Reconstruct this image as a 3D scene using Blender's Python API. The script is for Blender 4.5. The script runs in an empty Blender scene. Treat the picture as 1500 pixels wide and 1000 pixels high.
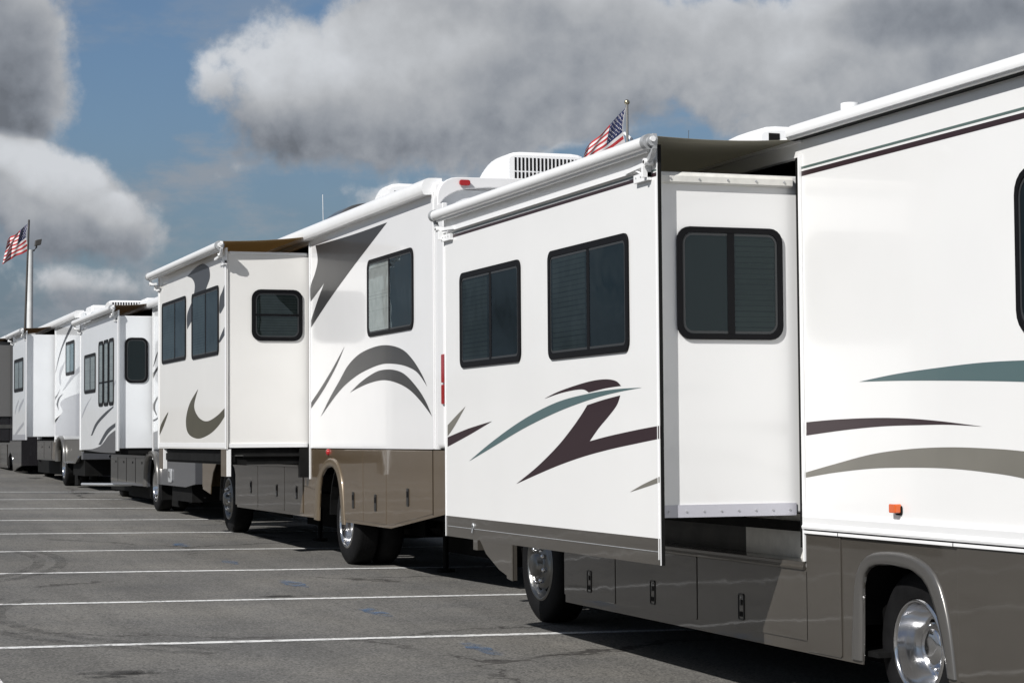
import bpy, bmesh, math, random
from mathutils import Vector, Matrix
random.seed(7)
sc = bpy.context.scene
COL = bpy.data.collections.new('lot'); sc.collection.children.link(COL)
# ------------------------------------------------------------------ camera
F, CX, CY = 3000.0, 750.0, 500.0
EYE = Vector((0, 0, 1.6))
vy = Vector((-325 - CX, 648 - CY, F)).normalized()
hz = Vector((1, -0.0072, 0)).normalized()
up = vy.cross(hz).normalized()
if up.y > 0: up = -up
vx = vy.cross(up).normalized()
if vx.x < 0: vx = -vx
def ray(px, py):                                     # direction of a photo pixel in the place's axes
    d = Vector((px - CX, py - CY, F)); return Vector((vx.dot(d), vy.dot(d), up.dot(d)))
def onX(px, py, X):                                  # point of a vertical side plane seen at a photo pixel
    d = ray(px, py); return EYE + d * (X / d.x)
def onY(px, py, Y):
    d = ray(px, py); return EYE + d * (Y / d.y)
def yz(pts, X): return [(onX(a, b, X).y, onX(a, b, X).z) for a, b in pts]
def xz(pts, Y): return [(onY(a, b, Y).x, onY(a, b, Y).z) for a, b in pts]
cam = bpy.data.cameras.new('camera'); camo = bpy.data.objects.new('camera', cam); COL.objects.link(camo)
right = Vector((vx.x, vy.x, up.x)); down = Vector((vx.y, vy.y, up.y)); fwd = Vector((vx.z, vy.z, up.z))
M = Matrix((right, -down, -fwd)).transposed().to_4x4(); M.translation = EYE
camo.matrix_world = M; cam.sensor_width = 36; cam.lens = 72; cam.clip_start = .1; cam.clip_end = 3000
sc.camera = camo
# ground sheet: climbs 1.6 % along the row and falls 1.4 % to the right
GA, GB, G0 = -0.0141, 0.01655, 0.0783
def gz(x, y): return G0 + GA * (x - 5.89) + GB * (y - 15.83)
# ------------------------------------------------------------------ materials
def mat(name, col, rough=.5, metal=0, coat=0, spec=.5, bump=0, bscale=5, var=0, vscale=3, emit=None, coatrough=.05):
    m = bpy.data.materials.new(name); m.use_nodes = True; nt = m.node_tree; b = nt.nodes['Principled BSDF']
    b.inputs['Base Color'].default_value = (*col, 1); b.inputs['Roughness'].default_value = rough
    b.inputs['Metallic'].default_value = metal; b.inputs['Coat Weight'].default_value = coat
    b.inputs['Coat Roughness'].default_value = coatrough; b.inputs['Specular IOR Level'].default_value = spec
    g = nt.nodes.new('ShaderNodeNewGeometry')
    if bump:
        n = nt.nodes.new('ShaderNodeTexNoise'); n.inputs['Scale'].default_value = bscale; n.inputs['Detail'].default_value = 2
        nt.links.new(g.outputs['Position'], n.inputs['Vector'])
        bp = nt.nodes.new('ShaderNodeBump'); bp.inputs['Strength'].default_value = 1; bp.inputs['Distance'].default_value = bump
        nt.links.new(n.outputs['Fac'], bp.inputs['Height']); nt.links.new(bp.outputs['Normal'], b.inputs['Normal'])
        nt.links.new(bp.outputs['Normal'], b.inputs['Coat Normal'])
    if var:
        n = nt.nodes.new('ShaderNodeTexNoise'); n.inputs['Scale'].default_value = vscale; n.inputs['Detail'].default_value = 6
        nt.links.new(g.outputs['Position'], n.inputs['Vector'])
        mp = nt.nodes.new('ShaderNodeMapRange'); mp.inputs['From Min'].default_value = .3; mp.inputs['From Max'].default_value = .7
        mp.inputs['To Min'].default_value = 1 - var; mp.inputs['To Max'].default_value = 1 + var
        nt.links.new(n.outputs['Fac'], mp.inputs['Value'])
        mx = nt.nodes.new('ShaderNodeMix'); mx.data_type = 'RGBA'; mx.blend_type = 'MULTIPLY'; mx.inputs[0].default_value = 1
        mx.inputs[6].default_value = (*col, 1); nt.links.new(mp.outputs[0], mx.inputs[7]); nt.links.new(mx.outputs[2], b.inputs['Base Color'])
    return m
W1 = mat('warm white gelcoat', (.74, .74, .735), .3, coat=.5, bump=.0035, bscale=1.1, var=.012, vscale=1.6)
W2 = mat('glossy white gelcoat', (.76, .76, .765), .25, coat=.7, bump=.0016, bscale=1.0, var=.012, vscale=1.6)
W3 = mat('cream white gelcoat', (.75, .74, .715), .28, coat=.5, bump=.0018, bscale=1.2, var=.015, vscale=1.6)
W4 = mat('cool white gelcoat', (.72, .74, .76), .25, coat=.6, bump=.0025, bscale=1.5, var=.02)
TRIM = mat('white trim', (.78, .785, .79), .35, coat=.3, var=.02)
DUSTY_LIT = mat('weathered white cap and lit panel', (.66, .65, .61), .5, var=.1, vscale=14)  # weathered cap, and the painted lit end of the sill recess
TAUPE = mat('taupe metallic paint', (.070, .063, .054), .3, metal=.25, coat=1, coatrough=.045, bump=.0024, bscale=2.4, var=.05, vscale=2)
BRONZE = mat('bronze metallic paint', (.115, .082, .048), .3, metal=.25, coat=1, coatrough=.04, bump=.0022, bscale=2.2, var=.05, vscale=2)
SLATE = mat('slate grey paint', (.085, .088, .098), .3, metal=.2, coat=.6, bump=.003, bscale=4)
OLIVE = mat('olive grey paint', (.085, .08, .07), .3, metal=.2, coat=.7, bump=.004, bscale=4)
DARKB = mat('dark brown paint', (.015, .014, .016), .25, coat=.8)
TANW = mat('grey wall panel', (.13, .13, .13), .35, coat=.3)
ARCHT = mat('satin arch trim', (.15, .145, .138), .3, metal=.6, coat=.3)
ARCHB = mat('bronze arch trim', (.145, .112, .074), .35, metal=.3, coat=.5)
MAROON = mat('maroon vinyl', (.022, .009, .012), .45, coat=.15)
TEAL = mat('teal vinyl', (.072, .118, .124), .45, coat=.2)
GREYV = mat('warm grey vinyl', (.155, .148, .128), .45, coat=.15, var=.05)
GREEN = mat('green stripe vinyl', (.08, .12, .11), .35, coat=.3)
CHAR = mat('charcoal vinyl', (.026, .026, .027), .4, coat=.2, var=.12, vscale=2)
OLV = mat('olive vinyl', (.058, .053, .034), .45, coat=.15, var=.1)
SLV = mat('slate vinyl', (.040, .045, .053), .45, coat=.12)
SILV = mat('silver vinyl', (.34, .35, .38), .3, coat=.4)
FRAME = mat('black window frame', (.005, .005, .006), .45, spec=.12)
SASH = mat('grey sash edge', (.03, .032, .034), .35, spec=.4)
SEAL = mat('black rubber seal', (.006, .006, .006), .7, spec=.15)
BLK = mat('black chassis', (.006, .006, .006), .75, spec=.15, var=.4, vscale=6)
SHAD = mat('underfloor panel', (.045, .045, .043), .6, var=.3, vscale=5)
ALU = mat('brushed aluminium', (.55, .56, .57), .35, metal=.9)
ALUD = mat('grey cast bracket', (.42, .43, .44), .45, metal=.4, var=.15, vscale=30)
CHROME = mat('polished wheel alloy', (.70, .70, .71), .13, metal=1, bump=.0003, bscale=30)
DALLOY = mat('shade-darkened wheel alloy', (.22, .22, .215), .28, metal=1, bump=.002, bscale=40)  # front wheels: slide-out shade put into a darker copy of the alloy
RUB = mat('tyre rubber', (.008, .008, .0085), .7, spec=.12, bump=.001, bscale=60, var=.25, vscale=8)
LATCH = mat('black latch', (.015, .015, .015), .35)
AMB = mat('amber lens', (.62, .10, .008), .15, coat=.8)
REDL = mat('red lens', (.35, .01, .012), .12, coat=.9)
BLIND = mat('pleated blind', (.11, .115, .115), .7, var=.3, vscale=5)
BLINDL = mat('pale curtain', (.50, .50, .49), .8, var=.15, vscale=9)
DARKIN = mat('unlit cabin backing', (.012, .014, .016), .7)  # stands for the darkness of the unlit interior
FAB1 = mat('grey awning fabric', (.17, .165, .145), .9, var=.08, vscale=4)
FAB2 = mat('tan awning fabric', (.30, .22, .12), .9, var=.1, vscale=4)
FAB2b = mat('brown awning fabric', (.17, .12, .08), .9, var=.1, vscale=4)
GALV = mat('galvanised pole', (.62, .63, .63), .5, metal=.1, var=.1)
DPOLE = mat('dark metal pole', (.09, .085, .08), .4, metal=.5)
POLE = mat('steel pole', (.32, .31, .29), .35, metal=.7)
BALL = mat('brass ball', (.42, .38, .27), .25, metal=.9)
PLAST = mat('dark smoked plastic', (.05, .05, .05), .35, coat=.4)
def fabric(name, col, tr=.45):
    m = mat(name, col, .9, var=.08, vscale=4); nt = m.node_tree; b = nt.nodes['Principled BSDF']; o = [n for n in nt.nodes if n.type == 'OUTPUT_MATERIAL'][0]
    t = nt.nodes.new('ShaderNodeBsdfTranslucent'); t.inputs[0].default_value = (*[min(1, c * 1.6) for c in col], 1); mx = nt.nodes.new('ShaderNodeMixShader'); mx.inputs[0].default_value = tr
    nt.links.new(b.outputs[0], mx.inputs[1]); nt.links.new(t.outputs[0], mx.inputs[2]); nt.links.new(mx.outputs[0], o.inputs[0]); return m
FAB1 = fabric('grey topper fabric', (.26, .25, .21), .30); FAB2 = fabric('tan topper fabric', (.27, .205, .12), .42); FAB2b = fabric('brown topper fabric', (.20, .155, .11), .38)
def glass(name, tint, rough=.015):
    m = bpy.data.materials.new(name); m.use_nodes = True; nt = m.node_tree; nt.nodes.clear()
    o = nt.nodes.new('ShaderNodeOutputMaterial'); t = nt.nodes.new('ShaderNodeBsdfTransparent'); t.inputs[0].default_value = (*tint, 1)
    g = nt.nodes.new('ShaderNodeBsdfGlossy'); g.inputs['Roughness'].default_value = rough; g.inputs[0].default_value = (.52, .66, .72, 1)
    fr = nt.nodes.new('ShaderNodeFresnel'); fr.inputs['IOR'].default_value = 1.6
    ge = nt.nodes.new('ShaderNodeNewGeometry'); n = nt.nodes.new('ShaderNodeTexNoise'); n.inputs['Scale'].default_value = 2.2
    b = nt.nodes.new('ShaderNodeBump'); b.inputs['Distance'].default_value = .0022
    q = nt.nodes.new('ShaderNodeMath'); q.operation = 'MULTIPLY_ADD'; q.inputs[1].default_value = -(1.6 - 1 / 1.6); q.inputs[2].default_value = 1.6    # a thin pane is the same from both sides
    nt.links.new(ge.outputs['Backfacing'], q.inputs[0]); nt.links.new(q.outputs[0], fr.inputs['IOR'])
    nt.links.new(ge.outputs['Position'], n.inputs['Vector']); nt.links.new(n.outputs['Fac'], b.inputs['Height'])
    nt.links.new(b.outputs[0], g.inputs['Normal'])
    mx = nt.nodes.new('ShaderNodeMixShader'); nt.links.new(fr.outputs[0], mx.inputs[0]); nt.links.new(t.outputs[0], mx.inputs[1])
    nt.links.new(g.outputs[0], mx.inputs[2]); nt.links.new(mx.outputs[0], o.inputs[0]); return m
GLASS = glass('tinted pane', (.30, .34, .33))
GLASSC = glass('clear pane', (.72, .74, .73)); GLASSD = glass('deep tinted pane', (.24, .28, .26))
# ------------------------------------------------------------------ mesh builder
class MB:
    def __init__(s): s.v = []; s.f = []; s.m = []; s.sm = []; s.mats = []
    def mi(s, m):
        if m not in s.mats: s.mats.append(m)
        return s.mats.index(m)
    def add(s, vs, fs, m, smooth=False):
        o = len(s.v); s.v += [Vector(p) for p in vs]; k = s.mi(m)
        for f in fs: s.f.append([i + o for i in f]); s.m.append(k); s.sm.append(smooth)
        return s
    def box(s, x0, x1, y0, y1, z0, z1, m):
        return s.add([(x, y, z) for x in (x0, x1) for y in (y0, y1) for z in (z0, z1)],
                     [(0, 1, 3, 2), (4, 6, 7, 5), (0, 4, 5, 1), (2, 3, 7, 6), (0, 2, 6, 4), (1, 5, 7, 3)], m)
    def prism(s, P, loops, c0, c1, m, smooth=False):        # P(a,b,c) -> point; loops = outer + holes, extruded c0..c1
        if isinstance(loops[0][0], (int, float)): loops = [loops]
        flat = [p for l in loops for p in l]; n = len(flat)
        if len(loops) == 1: fs = [list(range(n)), list(range(n, 2 * n))[::-1]]
        else:                                               # ring between two loops of equal length
            k = n // 2; fs = [[i, (i + 1) % k, k + (i + 1) % k, k + i] for i in range(k)]; fs += [[q + n for q in f][::-1] for f in fs]
        vs = [P(a, b, c0) for a, b in flat] + [P(a, b, c1) for a, b in flat]
        s.add(vs, fs, m)
        if smooth: s.add(vs, [], m)                         # caps keep their own vertices so long sides shade evenly
        o = 0; side = []
        for l in loops:
            k = len(l)
            for i in range(k): side.append([o + i, o + (i + 1) % k, o + (i + 1) % k + n, o + i + n])
            o += k
        b = len(s.v) - 2 * n; mk = s.mi(m)
        for f in side: s.f.append([i + b for i in f]); s.m.append(mk); s.sm.append(smooth)
        return s
    def sheet(s, P, loop, c, m):
        pts = [Vector(P(a, b, c)) for a, b in loop]; o = Vector(P(loop[0][0], loop[0][1], c + 1)) - pts[0]
        k = len(pts); nn = Vector((0, 0, 0))
        for i in range(k): nn += pts[i].cross(pts[(i + 1) % k])
        tris = [list(range(k)) if nn.dot(o) > 0 else list(range(k))[::-1]]
        return s.add(pts, tris, m)
    def tube(s, path, r, m, n=10, cap=True):
        path = [Vector(p) for p in path]; rings = []
        for i, p in enumerate(path):
            t = (path[min(i + 1, len(path) - 1)] - path[max(i - 1, 0)]).normalized()
            a = t.cross(Vector((0, 0, 1)) if abs(t.z) < .9 else Vector((1, 0, 0))).normalized(); b = t.cross(a)
            rr = r[i] if isinstance(r, (list, tuple)) else r
            rings.append([p + (a * math.cos(q) + b * math.sin(q)) * rr for q in [2 * math.pi * j / n for j in range(n)]])
        vs = [v for g in rings for v in g]; fs = []
        for i in range(len(path) - 1):
            for j in range(n): fs.append([i * n + j, i * n + (j + 1) % n, (i + 1) * n + (j + 1) % n, (i + 1) * n + j])
        s.add(vs, fs, m, True)
        if cap: s.add(rings[0], [list(range(n))], m); s.add(rings[-1], [list(range(n))], m)
        return s
    def lathe(s, c, prof, m, n=40, smooth=True):            # axis X; prof = [(r, dx)], c = centre
        vs = [(c[0] + d, c[1] + r * math.cos(2 * math.pi * j / n), c[2] + r * math.sin(2 * math.pi * j / n)) for r, d in prof for j in range(n)]
        fs = [[i * n + j, i * n + (j + 1) % n, (i + 1) * n + (j + 1) % n, (i + 1) * n + j] for i in range(len(prof) - 1) for j in range(n)]
        return s.add(vs, fs, m, smooth)
def XP(X, sgn=-1): return lambda a, b, c: (X + sgn * c, a, b)    # side plane: a = Y, b = Z, c = outwards (towards -X)
def YP(Y, sgn=-1): return lambda a, b, c: (a, Y + sgn * c, b)    # rear-facing plane: a = X, b = Z, c = outwards (towards -Y)
def ZP(Z): return lambda a, b, c: (a, b, Z + c)
def obj(name, mb, parent=None, origin=None, bevel=0, seg=2, recalc=True):
    off = Vector(origin) if origin is not None else (Vector(parent['o']) if parent is not None else Vector((0, 0, 0)))
    me = bpy.data.meshes.new(name)
    me.from_pydata([v - off for v in mb.v], [], mb.f)
    for m in mb.mats: me.materials.append(m)
    me.polygons.foreach_set('material_index', mb.m); me.polygons.foreach_set('use_smooth', mb.sm)
    if recalc:
        b = bmesh.new(); b.from_mesh(me); bmesh.ops.recalc_face_normals(b, faces=b.faces); b.to_mesh(me); b.free()
    me.update()
    o = bpy.data.objects.new(name, me); COL.objects.link(o)
    if parent is not None: o.parent = parent
    else: o.location = off
    if parent is not None: o['o'] = tuple(off)
    if bevel:
        md = o.modifiers.new('edge', 'BEVEL'); md.width = bevel; md.segments = seg; md.limit_method = 'ANGLE'; md.angle_limit = math.radians(40)
        md.harden_normals = False
    return o
ALLO = []
def thing(name, loc, label, cat, group=None):
    e = bpy.data.objects.new(name, None); COL.objects.link(e); e.location = loc; e.empty_display_size = .3
    e['label'] = label; e['category'] = cat; e['o'] = tuple(loc)
    if group: e['group'] = group
    ALLO.append(e); return e
def tag(o, label=None, cat=None, group=None, kind=None):
    if label: o['label'] = label
    if cat: o['category'] = cat
    if group: o['group'] = group
    if kind: o['kind'] = kind
    return o
def rr(a0, a1, b0, b1, r, n=5):                        # rounded rectangle loop
    a0, a1 = min(a0, a1), max(a0, a1); out = []
    for ca, cb, q in ((a1 - r, b1 - r, 0), (a0 + r, b1 - r, 90), (a0 + r, b0 + r, 180), (a1 - r, b0 + r, 270)):
        for i in range(n + 1):
            t = math.radians(q + 90 * i / n); out.append((ca + r * math.cos(t), cb + r * math.sin(t)))
    return out
def spline(p, k=6):
    if len(p) < 3: return list(p)
    q = [p[0]] + list(p) + [p[-1]]; out = []
    for i in range(1, len(q) - 2):
        for j in range(k):
            t = j / k; o = []
            for d in (0, 1):
                a, b, c, e = q[i - 1][d], q[i][d], q[i + 1][d], q[i + 2][d]
                o.append(.5 * (2 * b + (c - a) * t + (2 * a - 5 * b + 4 * c - e) * t * t + (3 * b - a - 3 * c + e) * t ** 3))
            out.append(tuple(o))
    out.append(p[-1]); return out
def dedupe(l):
    out = []
    for p in l:
        if not out or math.hypot(p[0] - out[-1][0], p[1] - out[-1][1]) > 1e-4: out.append(p)
    while len(out) > 2 and math.hypot(out[0][0] - out[-1][0], out[0][1] - out[-1][1]) < 1e-4: out.pop()
    return out
def zmap(pts, x0, y0, s): return [(x0 + a / s, y0 + b / s) for a, b in pts]
def decal(mb, X, curves, m, out=.0016):                # curves: list of photo-pixel curves joined end to end
    l = []
    for c in curves: l += spline(yz(c, X))
    mb.sheet(XP(X), dedupe(l), out, m)
# ------------------------------------------------------------------ vehicle parts
def window(rv, P, a0, a1, b0, b1, r=.05, fw=.028, split=None, hsplit=None, blind=None, blindspan=None, pane=GLASS, proud=.014, label=None):
    a0, a1 = min(a0, a1), max(a0, a1)
    f = MB(); ri = max(r - fw * .6, .008)
    f.prism(P, [rr(a0, a1, b0, b1, r), rr(a0 + fw, a1 - fw, b0 + fw, b1 - fw, ri)], 0, proud, FRAME)
    if split:
        for q in (split if isinstance(split, (list, tuple)) else [split]): f.prism(P, rr(q - .024, q + .024, b0 + fw, b1 - fw, .002, 1), .001, proud - .003, FRAME)
    if hsplit: f.prism(P, rr(a0 + fw, a1 - fw, hsplit - .014, hsplit + .014, .002, 1), .001, proud - .004, FRAME)
    w = obj('window', f, rv, bevel=.004)
    sa = MB(); e1, e2 = fw + .002, fw + .016
    sa.prism(P, [rr(a0 + e1, a1 - e1, b0 + e1, b1 - e1, ri), rr(a0 + e2, a1 - e2, b0 + e2, b1 - e2, max(ri - .014, .004))], .001, proud * .72, SASH); obj('sash', sa, w)
    if label: w['label'] = label
    g = MB(); lo = rr(a0 + fw * .8, a1 - fw * .8, b0 + fw * .8, b1 - fw * .8, ri); g.sheet(P, lo, proud * .62, pane); obj('pane', g, w, recalc=False)
    d = MB(); d.sheet(P, lo, .0015, DARKIN); obj('unlit_backing', d, w, recalc=False)  # dark sheet on the wall, painted in for the unlit cabin
    if blind is not None:
        k = MB(); s0, s1 = blindspan or (a0 + fw, a1 - fw); pitch = .033; cov = .98 if blind is BLINDL else .80; z = b0 + fw + .01
        while z < b1 - fw - .012:
            c = .002
            k.add([P(s0 + .004, z, c + .0005), P(s1 - .004, z, c + .0005), P(s1 - .004, z + pitch * cov, c + .003), P(s0 + .004, z + pitch * cov, c + .003)], [(0, 1, 2, 3)], blind); z += pitch * random.uniform(.9, 1.1)
        obj('blind', k, w, recalc=False)
    return w
def wheel(rv, X, Y, R, kind, width=.26):
    z = gz(X, Y) + R; c = (X, Y, z); r0 = R * .60
    w = MB()
    w.lathe(c, [(r0 - .01, .012), (r0 + .012, .002), (r0 + .05, -.004), (R * .80, -.006), (R * .93, .004), (R * .985, .022), (R, .05), (R, width - .05), (R * .985, width - .022), (R * .9, width), (r0, width - .01)], RUB, 56)
    t = obj('wheel', w, rv); 
    gsh = MB()
    for k in range(5): # circumferential tread grooves
        xx = X + .05 + (width - .1) * (k + .5) / 5
        gsh.lathe((xx, Y, z), [(R + .0015, -.006), (R + .0015, .006)], SEAL, 56)
    obj('tread_groove', gsh, t, recalc=False)
    if kind == 'dual':
        w2 = MB(); c2 = (X + width + .03, Y, z)
        w2.lathe(c2, [(r0, 0), (R * .9, 0), (R, .05), (R, width - .05), (R * .9, width), (r0, width)], RUB, 40); obj('inner_tyre', w2, t)
    h = MB()
    if kind == 'dual':
        h.lathe(c, [(r0 + .012, .0), (r0, -.010), (r0 - .012, -.006), (r0 - .018, .012), (r0 - .022, .07), (r0 - .045, .10), (r0 - .05, .15), (r0 - .085, .172), (.15, .168), (.135, .15), (.12, .15), (.115, .09), (.10, .075), (.05, .07), (.001, .068)], CHROME, 56)
    elif kind == 'steer':
        h.lathe(c, [(r0 + .012, .0), (r0, -.010), (r0 - .012, -.006), (r0 - .02, .02), (r0 - .04, .06), (r0 - .06, .07), (.19, .012), (.175, .0), (.11, .0), (.10, -.01), (.095, -.055), (.08, -.068), (.03, -.072), (.001, -.072)], DALLOY, 56)
    else:
        h.lathe(c, [(r0 + .01, .0), (r0, -.006), (r0 - .02, .01), (r0 - .05, .05), (.12, .04), (.10, .0), (.06, -.02), (.001, -.025)], CHROME, 32)
    rim = obj('rim', h, t, bevel=0)
    n = 8 if kind == 'steer' else 10
    l = MB()
    if kind in ('steer', 'dual'):
        base = .0 if kind == 'steer' else .166
        for j in range(n):
            a = 2 * math.pi * (j + .3) / n; yy = Y + .145 * math.cos(a); zz = z + .145 * math.sin(a); l = MB()
            l.lathe((X + base, yy, zz), [(.022, .01), (.022, -.012), (.019, -.03), (.012, -.04), (.001, -.043)], CHROME, 10)
            obj('lug_nut', l, t)
        hh = MB(); rad = r0 - .075 if kind == 'dual' else r0 - .065
        for j in range(5 if kind == 'dual' else 8):
            a = 2 * math.pi * (j + .5) / (5 if kind == 'dual' else 8); cy_, cz_ = Y + (rad - .02) * math.cos(a), z + (rad - .02) * math.sin(a)
            lp = [(cy_ + .034 * math.cos(q) * abs(math.sin(a)) + .02 * math.cos(q), cz_ + .034 * math.sin(q) * abs(math.cos(a)) + .02 * math.sin(q)) for q in [2 * math.pi * i / 14 for i in range(14)]]
            hh.sheet(XP(X + (.1665 if kind == 'dual' else .035)), lp, .004, SEAL)
        obj('hand_hole', hh, t, recalc=False)
    return t
def arch_trim(rv, X, outer, inner, m, d=.03):
    mb = MB(); n = 24
    def res(l, n):
        L = [0]
        for i in range(1, len(l)): L.append(L[-1] + math.hypot(l[i][0] - l[i - 1][0], l[i][1] - l[i - 1][1]))
        out = []
        for k in range(n + 1):
            t = L[-1] * k / n; i = 1
            while i < len(L) - 1 and L[i] < t: i += 1
            u = (t - L[i - 1]) / max(L[i] - L[i - 1], 1e-6); out.append((l[i - 1][0] + (l[i][0] - l[i - 1][0]) * u, l[i - 1][1] + (l[i][1] - l[i - 1][1]) * u))
        return out
    A = res(spline(outer), n); B = res(spline(inner), n); vs = []
    prof = [(0, -.01), (0, d * .6), (.12, d * .9), (.35, d), (.7, d * .95), (.95, d * .7), (1, d * .2), (1.01, -.012)]
    for (a, b) in zip(A, B):
        for t, c in prof: vs.append((X - c, a[0] + (b[0] - a[0]) * t, a[1] + (b[1] - a[1]) * t))
    k = len(prof); fs = [[i * k + j, i * k + j + 1, (i + 1) * k + j + 1, (i + 1) * k + j] for i in range(n) for j in range(k - 1)]
    mb.add(vs, fs, m, True); return obj('wheel_arch_trim', mb, rv)
def door(rv, X, y0, y1, z0, z1, m, latch=None, th=.009, gap=.009, small=False):
    d = MB(); d.prism(XP(X), rr(y0 + gap, y1 - gap, z0, z1, .012, 2), 0, th, m)
    o = obj('storage_door', d, rv, bevel=.003)
    if latch and small: l = MB(); l.tube([(X - th, latch[0], latch[1]), (X - th - .008, latch[0], latch[1])], .022, LATCH, 10); obj('latch', l, o)
    elif latch:
        l = MB(); ly = latch[0]; z = latch[1]
        l.prism(XP(X - th), rr(ly - .032, ly + .032, z - .08, z + .08, .012, 2), .0, .006, LATCH)
        l.prism(XP(X - th), rr(ly - .02, ly + .02, z + .0, z + .06, .008, 2), .006, .011, FRAME)
        l.prism(XP(X - th), rr(ly - .016, ly + .016, z - .06, z - .035, .004, 1), .006, .010, ALUD)
        obj('latch', l, o, bevel=.002)
    return o
def awning(rv, Xf, Xt, Xb, y0, y1, zt, zb, fab, wy0=None, r=.046, zface=None, hardware=ALUD):
    """slide-out topper: roller at Xt, fabric back to the body rail at Xb, brackets on the face at Xf"""
    root = MB(); n = 24; root.tube([(Xt, y0, zt), (Xt, y1, zt)], r, TRIM, 20)
    root.tube([(Xt, y0 - .012, zt), (Xt, y0 + .04, zt)], r + .006, ALUD, 20); root.tube([(Xt, y1 - .04, zt), (Xt, y1 + .012, zt)], r + .006, ALUD, 20)
    root.tube([(Xt + .012, y0 + .05, zt - r - .004), (Xt + .012, y1 - .05, zt - r - .004)], .012, TRIM, 8)
    a = obj('slide_awning', root, rv)
    f = MB(); m = 10; lo = []; hi = []
    for i in range(m + 1):
        t = i / m; x = Xt + (Xb - Xt) * t; z = (zt + r) + (zb - zt - r) * t - .018 * math.sin(math.pi * t); lo.append((x, z)); hi.append((x, z + .003))
    f.prism(lambda a_, b_, c: (a_, c, b_), lo + hi[::-1], y0 + .03, y1 - .03, fab); obj('fabric', f, a)
    for ye, s in ((y0, -1), (y1, 1)):
        b = MB(); yy = ye
        # cast end bracket running down from the roller to the hinge
        b.tube([(Xt, yy + s * .015, zt), (Xt, yy + s * .045, zt)], .03, hardware, 14)
        b.tube([(Xt, yy + s * .045, zt + .01), (Xt, yy + s * .06, zt + .01)], .017, TRIM, 12)
        P = XP(Xt + .02)
        dz = (lambda q: q)
        b.prism(P, [(yy + s * .01, zt + .045), (yy + s * .04, zt + .045), (yy + s * .055, zt + .01), (yy + s * .04, zt - .045), (yy - s * .005, zt - .10), (yy - s * .06, zt - .125), (yy - s * .07, zt - .105), (yy - s * .02, zt - .07), (yy + s * .015, zt - .02)], -.012, .016, hardware)
        b.tube([(Xt + .045, yy - s * .065, zt - .112), (Xt - .01, yy - s * .065, zt - .112)], .022, TRIM, 14)
        b.tube([(Xt + .05, yy - s * .065, zt - .112), (Xt - .014, yy - s * .065, zt - .112)], .009, SEAL, 10)
        # slanting white link arm
        b.prism(XP(Xt + .03), [(yy - s * .04, zt - .10), (yy - s * .04, zt - .125), (yy - s * .42, zt - .145), (yy - s * .42, zt - .118)], -.01, .01, TRIM)
        b.tube([(Xt + .03, yy - s * .30, zt - .13), (Xf - .02, yy - s * .14, zt - .19)], .007, TRIM, 8)
        # screwed mounting plate on the face
        b.box(Xf - .03, Xf - .001, *sorted((yy - s * .10, yy - s * .31)), zt - .215, zt - .165, TRIM)
        b.box(Xf - .06, Xf - .001, *sorted((yy - s * .10, yy - s * .125)), zt - .20, zt - .13, TRIM)
        for q in (.14, .20, .27): b.tube([(Xf - .030, yy - s * q, zt - .185), (Xf - .033, yy - s * q, zt - .185)], .006, ALUD, 8)
        obj('bracket', b, a, bevel=.002)
    return a
def roof_awning(rv, X, y0, y1, z0, z1, d=.11, lines=2):
    """closed patio awning case along the roof edge"""
    h = z1 - z0; pr = [(X + .10, z0 + h * .1), (X - d * .6, z0), (X - d * .9, z0 + h * .12), (X - d, z0 + h * .35), (X - d * .96, z0 + h * .62), (X - d * .75, z0 + h * .86), (X - d * .35, z0 + h), (X + .10, z0 + h * 1.02)]
    m = MB(); m.prism(lambda a, b, c: (a, c, b), spline(pr, 4), y0, y1, TRIM, True)
    o = obj('awning_case', m, rv)
    g = MB()
    for k in range(lines): g.box(X - d * (.99 - .03 * k) - .0015, X - d * .8, y0 + .002, y1 - .002, z0 + h * (.16 + .17 * k), z0 + h * (.16 + .17 * k) + .004, ALUD)
    if lines: obj('case_groove', g, o); e = MB(); e.box(X - d * .62, X + .02, y0 + .001, y1 - .001, z0 - .003, z0 + .003, SEAL); obj('case_seal', e, o)
    return o
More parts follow.
